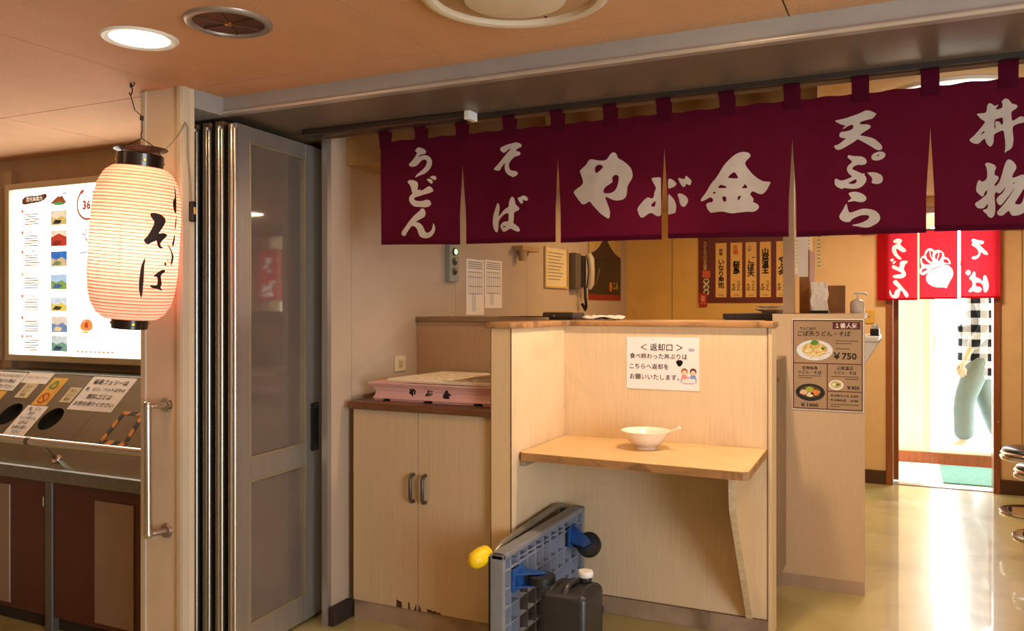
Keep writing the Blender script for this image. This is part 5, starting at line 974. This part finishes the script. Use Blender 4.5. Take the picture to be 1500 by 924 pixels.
pt = obj('plate', B(XW, -2.131, 3.222, 3.308, 1.005, 1.078, bev=.003), M('switch_cream', 'd6c6a8', .4), ou)
obj('button', B(-2.131, -2.127, 3.25, 3.28, 1.025, 1.058, bev=.002), M('switch_tan', 'b8a684', .4), ou)
# ================================================================== BACK WALL MENU
YB = 6.72
mb_ = thing('menu_board', 'dark red menu board with five cream strips on the yellow kitchen wall', 'menu', (-1.19, 6.71, 1.34))
obj('board', B(-1.530, -.82, 6.708, 6.72, 1.343, 1.90, bev=.002), M('menu_red', '5c1010', .5, var=.06), mb_)
m_strip = M('menu_strip', 'dcae62', .6, var=.04)
strips = [(-1.391, -1.305, '特製\n \nい\nな\nり\n寿\n司', None), (-1.273, -1.183, '桜\n島', 'うどん'), (-1.156, -1.073, 'ご\nぼ\n天', 'うどん'), (-1.047, -.964, '山\n菜\n温\n玉', 'うどん'), (-.923, -.840, 'や\nぶ\n金', 'うどん')]
for i, (x0, x1, w1, w2) in enumerate(strips):
    s_ = obj('menu_strip', B(x0, x1, 6.7045, 6.708, 1.385, 1.818), m_strip, mb_)
    t = MB(); cx = (x0+x1)/2; f = fxz(6.7035)
    if i == 0: t.text('特\n製', f, cx, 1.745, .03, .08, .02).text('い\nな\nり\n寿\n司', f, cx, 1.57, .05, .24, .03)
    else:
        n = w1.count('\n')+1; h = {2: .13, 3: .19, 4: .26}[n]; top = {2: 1.685, 3: 1.72, 4: 1.80}[n]
        t.text(w1, f, cx, top-h/2, .058, h, .04)
        t.text('う\nど\nん', f, cx+.018, 1.475, .028, .09, .02).text('そ\nば', f, cx-.02, 1.465, .028, .075, .02)
    obj('brushed_words', t, m_ink, s_)
    if i == 1: obj('red_words', MB().text('名\n物', f, cx-.006, 1.76, .04, .08, .02), m_inkr, s_)
    if i == 2: obj('small_words', MB().text('人\n気', f, cx-.01, 1.77, .03, .055, .02), m_inkg, s_)
    t = MB().text('￥600', f, cx, 1.402, x1-x0-.03, .014, .01); obj('price', t, m_inkg, s_)
obj('vertical_words', MB().text('う\nど\nん\nそ\nば\nお\n品\n書', fxz(6.7075), -1.475, 1.72, .03, .27, .02), M('menu_gold', 'c09a5a', .5), mb_)
obj('seal', B(-1.497, -1.435, 6.705, 6.708, 1.545, 1.60), M('seal_orange', 'c8502c', .5), mb_)
for k, (dz, ch) in enumerate(((1.515, 'や'), (1.468, 'ぶ'), (1.425, '金'))):
    r_ = obj('round_crest', MB().shape([circ(-1.466, dz, .024, 20)], [], fxz(6.7072), 0), M('crest_cream', 'd8c090', .5), mb_)
    obj('crest_letter', MB().text(ch, fxz(6.7066), -1.466, dz, .034, .034, .06), m_ink, r_)
tg = thing('price_tag', 'small red tag hanging at the lower left corner of the menu board', 'tag', (-1.49, 6.70, 1.31))
obj('card', B(-1.523, -1.458, 6.700, 6.7035, 1.312, 1.418), M('tag_red', 'a81c14', .5), tg)
obj('words', MB().text('お\n茶', fxz(6.6993), -1.49, 1.365, .04, .085, .03), M('tag_pale', 'e0a080', .5), tg)
# dishes and boxes beyond
pl2 = thing('plate_stack', 'short stack of white plates beyond the counter by the post', 'plates', (-.60, 4.32, 1.25), 'x')
del pl2['group']
obj('plates', MB().lathe([(0, .045), (.006, .05), (.020, .085), (.024, .085), (.024, .001)], (-.615, 4.32, 1.2735), n=36), MATS['white_china'], pl2, smooth=50)
obj('upper_plate', MB().lathe([(.025, .05), (.034, .080), (.037, .083), (.034, .077), (.028, .001)], (-.615, 4.32, 1.2735), n=36), MATS['white_china'], pl2, smooth=50)
kc = thing('kitchen_cabinet', 'brown kitchen cabinet top just visible behind the counter', 'cabinet', (-.745, 4.75, 0))
obj('body', B(-.84, -.58, 4.25, 5.3, 0, 1.243), m_brown, kc); obj('top_board', B(-.845, -.575, 4.245, 5.305, 1.244, 1.272, bev=.003), m_dark, kc)
rk = thing('condiment_rack', 'brown wooden rack board standing on the counter right of the post', 'rack', (-.475, 4.6, 1.2735))
obj('rack_side', B(-.505, -.455, 4.50, 4.74, 1.2735, 1.60, bev=.002), M('rack_wood', '9a6a3a', .5, var=.15), rk)
obj('rack_back', B(-.515, -.30, 4.74, 4.755, 1.2735, 1.42, bev=.002), MATS['rack_wood'], rk)
obj('paper_strip', B(-.513, -.512+.05, 4.494, 4.496, 1.46, 1.70), m_paper, label='white paper strip hung in front of the wooden rack by the post', cat='sheet')
mh = thing('menu_stand', 'white crinkled paper menu stand on the dining counter', 'stand', (-.40, 4.42, 1.2735))
b = bmesh.new(); bmesh.ops.create_cube(b, size=1); bmesh.ops.subdivide_edges(b, edges=b.edges[:], cuts=4, use_grid_fill=True)
for v in b.verts: v.co = Vector((-.40+v.co.x*.076+.004*math.sin(v.co.z*20), 4.42+v.co.y*.05+.005*math.sin(v.co.x*14+v.co.z*9), 1.352+v.co.z*.155))
obj('papers', MB().merge(b), m_paper, mh, smooth=30); obj('stand_base', B(-.445, -.355, 4.385, 4.455, 1.2735, 1.288, bev=.003), m_black, mh)
sb = thing('pump_bottle', 'white hand sanitiser pump bottle on the far end of the dining counter', 'bottle', (-.242, 4.75, 1.2735))
q = (-.242, 4.75, 1.2735)
obj('bottle_body', MB().lathe([(0, .001), (0, .034), (.004, .036), (.055, .036), (.068, .026), (.072, .014), (.078, .014)], q, n=28), M('bottle_white', 'f0ece4', .3), sb, smooth=40)
obj('pump_head', MB().cyl((-.242, 4.75, 1.351), (-.242, 4.75, 1.373), .005, n=10).tube([(-.260, 4.75, 1.378), (-.242, 4.75, 1.380), (-.200, 4.74, 1.377), (-.194, 4.738, 1.366)], .007, n=8), MATS['bottle_white'], sb, smooth=50)
wp = thing('cover_plate', 'yellowed blank wall plate beside the back doorway', 'plate', (-.26, 6.715, 1.18))
obj('plate', B(-.300, -.225, 6.710, 6.72, 1.185, 1.285, bev=.003), M('plate_yellow', 'd8a848', .4), wp); obj('screw', MB().cyl((-.262, 6.710, 1.235), (-.262, 6.7085, 1.235), .006, n=10), m_alud, wp)
for k, (x0, x1, z0, z1, h, lab) in enumerate(((-.79, -.66, 1.56, 1.90, 'paper', 'white notice strip on the back wall right of the menu board'), (-.64, -.58, 1.60, 1.90, 'paperg', 'narrow tan notice strip on the back wall nearer the doorway'))):
    w_ = thing('notice_strip', lab, 'notice', ((x0+x1)/2, 6.718, z0)); obj('sheet', B(x0, x1, 6.7165, 6.7195, z0, z1), m_paper if h == 'paper' else m_paperg, w_)
    t = MB()
    for r in range(10): t.quad(*[Vector(p) for p in ((x0+.015, 6.716, z1-.03-.028*r), (x1-.02, 6.716, z1-.03-.028*r), (x1-.02, 6.716, z1-.024-.028*r), (x0+.015, 6.716, z1-.024-.028*r))])
    obj('print', t, m_inkg, w_)
# ledge along the dining side of the counter
le = thing('dining_ledge', 'narrow white ledge with bracket on the right side of the dining counter', 'ledge', (-.2, 4.6, 1.0))
obj('ledge_board', B(-.299, -.128, 4.35, 4.90, 1.140, 1.160, bev=.002), m_white, le)
for y in (4.36, 4.86): obj('ledge_bracket', MB().prism([(-.299, 1.140), (-.130, 1.140), (-.130, 1.128), (-.299, .85)], lambda x, z, y=y: Vector((x, y, z)), lambda x, z, y=y: Vector((x, y+.012, z))), m_white, le)
cd_ = thing('chopstick_case', 'dark case of wrapped chopsticks on the white ledge', 'case', (-.162, 4.62, 1.160))
obj('case', B(-.172, -.132, 4.56, 4.74, 1.1605, 1.195, bev=.003), m_black, cd_)
t = MB()
for k in range(9): t.box(-.168+.004*(k % 8), -.165+.004*(k % 8), 4.565+.002*k, 4.735, 1.195, 1.21+.003*(k % 4))
obj('wrapped_chopsticks', t, m_paper, cd_, kind='stuff')
# ================================================================== RED NOREN at the back doorway
YR = 6.655
rn = thing('red_noren', 'bright red noren with white radish and characters at the back doorway', 'curtain', (.19, YR, 1.36))
obj('noren_rod', MB().cyl((-.30, YR, 1.86), (.70, YR, 1.86), .008, n=12), MATS['bamboo_rod'], rn, smooth=40)
for x in (-.28, .66): obj('rod_bracket', B(x-.008, x+.008, YR-.012, 6.72, 1.85, 1.873, bev=.002), m_dark, rn)
def wv(x, z): return .004*math.sin(x*30+.5)*(1.85-z)/.5+.002*math.sin(x*75)
for i, (x0, x1, words_) in enumerate(((-.204, .062, ('u_b', 'do_b', 'n_b')), (.074, .318, ('radish', 'leaves')), (.336, .578, ('so_b', 'ba_b')))):
    mb = MB(); outs = []; hls = []
    for w_ in words_:
        a, b2 = GLYPHS[w_]; outs += a; hls += b2
    if words_[0] == 'radish':   # overlapping shapes: cut the root only, lay the leaves over it
        outs = GLYPHS['radish'][0]+GLYPHS['leaves'][0]; hls = GLYPHS['leaves'][1]
    pan = [(x0, 1.358+.012*i/2), (x1, 1.360+.012*i/2), (x1, 1.86), (x0, 1.86)]
    mb.rec = False
    mb.shape([pan], [], fxz(0), 0) if False else None
    pl = [pan]+[chaikin(o, 1) for o in outs]; fl_ = [p for q in pl for p in q]
    mb.tris(fl_, tessellate_polygon([[Vector((p[0], p[1], 0)) for p in q] for q in pl]), fxz(0))
    if i == 1: mb.shape(hls, [], fxz(0), 0)
    xx = x0
    while xx < x1:
        xx += .012; bmesh.ops.bisect_plane(mb.bm, geom=mb.bm.verts[:]+mb.bm.edges[:]+mb.bm.faces[:], plane_co=(xx, 0, 0), plane_no=(1, 0, 0))
    for v in mb.bm.verts: v.co.y = YR+wv(v.co.x, v.co.z)
    p = obj('cloth_panel', mb, m_norenr, rn)
    for w_ in words_:
        g = MB(); g.rec = False; g.shape(GLYPHS[w_][0], GLYPHS[w_][1], fxz(0), 1); xx = x0
        while xx < x1:
            xx += .012; bmesh.ops.bisect_plane(g.bm, geom=g.bm.verts[:]+g.bm.edges[:]+g.bm.faces[:], plane_co=(xx, 0, 0), plane_no=(1, 0, 0))
        for v in g.bm.verts: v.co.y = YR+wv(v.co.x, v.co.z)
        if i == 1: obj('radish_root' if w_ == 'radish' else 'radish_leaves', g, m_dyer, p, label='white undyed radish '+('root' if w_ == 'radish' else 'leaves in outline'))
        else: obj('dyed_character', g, m_dyer, p, label='white undyed character')
    h = MB().box(x0, x1, YR-.006, YR-.0045, pan[0][1]-.001, pan[0][1]+.012)
    obj('hem', h, m_norenr, p)
for x in (-.071, .068, .196, .327, .457):
    pass
# ================================================================== MAT, STOOLS
b = bmesh.new(); bmesh.ops.create_cube(b, size=1)
obj('door_mat', B(.235, .95, 6.93, 7.70, 0, .010, bev=.003), m_green, label='pale green entrance mat on the vestibule floor', cat='mat')
m_vinyl = M('stool_vinyl', '1c1a1a', .3, var=.1, coat=.2)
st = thing('bar_stool', 'first of two chrome stools at the right edge, nearer the viewer, dark round seat', 'stool', (.735, 5.5, 0), 'chrome stools along the right side')
def L0(mb): return mb
obj('base_disc', MB().lathe([(0, .001), (0, .195), (.006, .200), (.014, .196), (.022, .15), (.030, .06), (.034, .03), (.034, .001)], (.735, 5.5, 0), n=48), m_chrome, st, smooth=50)
obj('column', MB().cyl((.735, 5.5, .03), (.735, 5.5, .345), .028, n=24), m_chrome, st, smooth=40)
obj('foot_flange', MB().lathe([(.03, .06), (.05, .045), (.07, .030)], (.735, 5.5, 0), n=32), m_chrome, st, smooth=50)
obj('seat_rim', MB().lathe([(.335, .001), (.335, .18), (.340, .192), (.352, .196), (.364, .192), (.368, .18)], (.735, 5.5, 0), n=48), m_chrome, st, smooth=50)
obj('seat_rim', MB().lathe([(.368, .17), (.372, .186), (.380, .192), (.388, .186), (.392, .17)], (.735, 5.5, 0), n=48), m_chrome, st, smooth=50)
obj('seat_cushion', MB().lathe([(.390, .183), (.402, .180), (.414, .16), (.422, .10), (.424, .001)], (.735, 5.5, 0), n=48), m_vinyl, st, smooth=50)
obj('base_bolt', MB().cyl((.595, 5.47, .018), (.595, 5.47, .042), .012, .007, n=12), m_dark, st, smooth=40)
clone(st, (.725, 6.15, 0), 'second of two chrome stools at the right edge, farther back by the wall')
# ================================================================== PERSON outside the back doorway
pn = thing('person', 'person in black and white plaid shirt and grey-green trousers walking outside the doorway', 'person', (.56, 8.40, .03))
def skin(name, verts, edges, radii, mat, parent, lv=2, root=0, smooth=80):
    me = bpy.data.meshes.new('k'); me.from_pydata([Vector(v) for v in verts], edges, []); o = bpy.data.objects.new('k', me); COL.objects.link(o)
    md = o.modifiers.new('s', 'SKIN'); md.use_smooth_shade = True
    for i, r in enumerate(radii):
        sv = me.skin_vertices[0].data[i]; sv.radius = r if isinstance(r, tuple) else (r, r); sv.use_root = (i == root)
    sd_ = o.modifiers.new('d', 'SUBSURF'); sd_.levels = lv; sd_.render_levels = lv
    dg = bpy.context.evaluated_depsgraph_get(); m2 = bpy.data.meshes.new_from_object(o.evaluated_get(dg))
    bpy.data.objects.remove(o); mb = MB(); mb.bm.from_mesh(m2); bpy.data.meshes.remove(m2)
    return obj(name, mb, mat, parent, smooth=smooth)
# faces the left of the view (-X), mid-stride
PX, PY, PZ = .575, 8.40, .03
def p3(f, s, z): return (PX-f, PY+s, PZ+z)       # f forward, s to the far side
m_skin = M('skin', 'd8a888', .55, var=.04); m_hair = M('hair', '1c1512', .5, var=.2)
m_trs = M('trousers', '67746c', .85, var=.1, bump=.2, bscale=90)
V = [p3(0, 0, .90), p3(.0, 0, 1.10), p3(.01, 0, 1.30), p3(.015, 0, 1.42), p3(.03, 0, 1.50), p3(.045, 0, 1.56),
     p3(.0, .17, 1.38), p3(-.05, .22, 1.12), p3(.06, .22, .90), p3(.09, .22, .82),
     p3(.0, -.17, 1.38), p3(-.04, -.22, 1.12), p3(.10, -.22, .90), p3(.13, -.22, .815),
     p3(.02, .09, .84), p3(-.05, .09, .48), p3(-.17, .09, .12), p3(-.07, .09, .035),
     p3(.02, -.09, .84), p3(.13, -.09, .47), p3(.13, -.09, .09), p3(.25, -.09, .03)]
E_ = [(0, 1), (1, 2), (2, 3), (3, 4), (4, 5), (3, 6), (6, 7), (7, 8), (8, 9), (3, 10), (10, 11), (11, 12), (12, 13), (0, 14), (14, 15), (15, 16), (16, 17), (0, 18), (18, 19), (19, 20), (20, 21)]
R_ = [(.12, .15), (.11, .14), (.12, .16), (.08, .12), .055, .055, .055, .042, .030, .028, .055, .042, .030, .028, .085, .06, .04, .03, .085, .06, .04, .03]
body = skin('body', V, E_, R_, m_skin, pn)
# head with face
hd2 = bmesh.new(); bmesh.ops.create_uvsphere(hd2, u_segments=24, v_segments=18, radius=1)
hc = Vector(p3(.055, 0, 1.675))
for v in hd2.verts:
    x, y, z = v.co; s = 1-.18*max(0, -z)
    v.co = hc+Vector((x*.095*s, y*.076*s, z*.118))
obj('head', MB().merge(hd2), m_skin, pn, smooth=80)
fc2 = MB().tube([hc+Vector((-.088, 0, .02)), hc+Vector((-.108, 0, -.018)), hc+Vector((-.090, 0, -.026))], [.008, .013, .008], n=10)
obj('nose', fc2, m_skin, pn, smooth=80)
obj('mouth', MB().tube([hc+Vector((-.083, -.022, -.058)), hc+Vector((-.092, 0, -.056)), hc+Vector((-.083, .022, -.058))], .005, n=8), M('lips', 'a8685c', .5), pn, smooth=80)
for s in (-1, 1):
    obj('eye', MB().lathe([(-.008, .0005), (-.006, .008), (0, .011), (.006, .008), (.008, .0005)], hc+Vector((-.080, s*.032, .010)), n=14, axis=(1, 0, 0)), M('eye_dark', '1a1412', .2), pn, smooth=80)
    obj('ear', MB().lathe([(-.008, .001), (-.004, .022), (.004, .026), (.008, .015), (.008, .001)], hc+Vector((.01, s*.076, -.005)), n=16, axis=(0, s, 0)), m_skin, pn, smooth=80)
hr = bmesh.new(); bmesh.ops.create_uvsphere(hr, u_segments=24, v_segments=16, radius=1)
bmesh.ops.delete(hr, geom=[v for v in hr.verts if v.co.z < -.25 or (v.co.x < -.55 and v.co.z < .45)], context='VERTS')
for v in hr.verts: v.co = hc+Vector((v.co.x*.104+.006, v.co.y*.084, v.co.z*.128+.006))
obj('hair', MB().merge(hr), m_hair, pn, smooth=80)
# hands with fingers
for s, base, wr2 in ((1, p3(.10, .22, .80), p3(.09, .22, .83)), (-1, p3(.14, -.22, .795), p3(.13, -.22, .825))):
    b0 = Vector(base); vs = [Vector(wr2), b0+Vector((-.004, 0, -.015)), b0+Vector((-.008, 0, -.045))]; es = [(0, 1), (1, 2)]; rs = [(.026, .02), (.034, .016), (.036, .015)]
    for k, (o2, l) in enumerate(((-.028, .058), (-.010, .068), (.009, .064), (.027, .050))):
        i = len(vs); q = b0+Vector((-.008+o2, 0, -.062))
        vs += [q, q+Vector((-.004, -s*.006, -l*.5)), q+Vector((-.002, -s*.018, -l))]; es += [(2, i), (i, i+1), (i+1, i+2)]; rs += [.0095, .0085, .0070]
    i = len(vs); vs += [b0+Vector((-.036, -s*.008, -.02)), b0+Vector((-.050, -s*.014, -.05)), b0+Vector((-.048, -s*.018, -.072))]; es += [(1, i), (i, i+1), (i+1, i+2)]; rs += [.011, .010, .0085]
    skin('hand', vs, es, rs, m_skin, pn, lv=1)
def plaid():
    m = cloth('plaid_shirt', 'e8e6e0', .25, (.8, .8, .78)); nt = m.node_tree; N = nt.nodes; L = nt.links; b = N['Principled BSDF']
    tc = N.new('ShaderNodeTexCoord'); sp = N.new('ShaderNodeSeparateXYZ'); L.new(tc.outputs['Object'], sp.inputs[0])
    outs = []
    for ax, per in (('X', .13), ('Z', .125)):
        d = N.new('ShaderNodeMath'); d.operation = 'MULTIPLY'; d.inputs[1].default_value = 1/per; L.new(sp.outputs[ax], d.inputs[0])
        f = N.new('ShaderNodeMath'); f.operation = 'FRACT'; L.new(d.outputs[0], f.inputs[0])
        g = N.new('ShaderNodeMath'); g.operation = 'GREATER_THAN'; g.inputs[1].default_value = .48; L.new(f.outputs[0], g.inputs[0]); outs.append(g)
    s = N.new('ShaderNodeMath'); s.operation = 'ADD'; L.new(outs[0].outputs[0], s.inputs[0]); L.new(outs[1].outputs[0], s.inputs[1])
    r = N.new('ShaderNodeValToRGB'); r.color_ramp.interpolation = 'CONSTANT'; L.new(s.outputs[0], r.inputs[0])
    dv = N.new('ShaderNodeMath'); dv.operation = 'MULTIPLY'; dv.inputs[1].default_value = .5; L.new(s.outputs[0], dv.inputs[0]); L.new(dv.outputs[0], r.inputs[0])
    e = r.color_ramp.elements; e[0].color = (.80, .79, .76, 1); e[0].position = 0; e[1].position = .4; e[1].color = (.35, .36, .38, 1); n = e.new(.8); n.color = (.012, .014, .018, 1)
    L.new(r.outputs[0], b.inputs['Base Color'])
    for n_ in N:
        if n_.type == 'MIX_SHADER': n_.inputs[0].default_value = .0
    return m
m_pl = plaid()
V2 = [p3(-.01, 0, .63), p3(0, 0, .92), p3(0, 0, 1.10), p3(.01, 0, 1.30), p3(.015, 0, 1.42), p3(.02, 0, 1.465), p3(.0, .18, 1.38), p3(-.05, .225, 1.12), p3(.05, .22, .92), p3(.0, -.18, 1.38), p3(-.04, -.225, 1.12), p3(.09, -.22, .92)]
skin('plaid_shirt', V2, [(0, 1), (1, 2), (2, 3), (3, 4), (4, 5), (4, 6), (6, 7), (7, 8), (4, 9), (9, 10), (10, 11)], [(.19, .23), (.175, .205), (.155, .18), (.15, .19), (.10, .15), .065, .075, .062, .052, .075, .062, .052], m_pl, pn, root=1)
V3 = [p3(0, 0, .95), p3(0, 0, .86), p3(.02, .09, .78), p3(-.05, .09, .47), p3(-.165, .09, .13), p3(.02, -.09, .78), p3(.13, -.09, .46), p3(.13, -.09, .10)]
skin('trousers', V3, [(0, 1), (1, 2), (2, 3), (3, 4), (1, 5), (5, 6), (6, 7)], [(.11, .14), (.12, .145), .11, .092, .082, .115, .092, .085], m_trs, pn, root=1)
for s, f0, z0, tilt in ((1, -.19, .05, .05), (-1, .11, .0, 0)):
    sh2 = MB().tube([p3(f0-.05, s*.09, z0+.04+tilt), p3(f0+.0, s*.09, z0+.045), p3(f0+.08, s*.09, z0+.04), p3(f0+.17, s*.09, z0+.032)], [.035, .045, .042, .026], n=14)
    obj('shoe', sh2, M('shoe_white', 'd8d8d4', .5), pn, smooth=60)
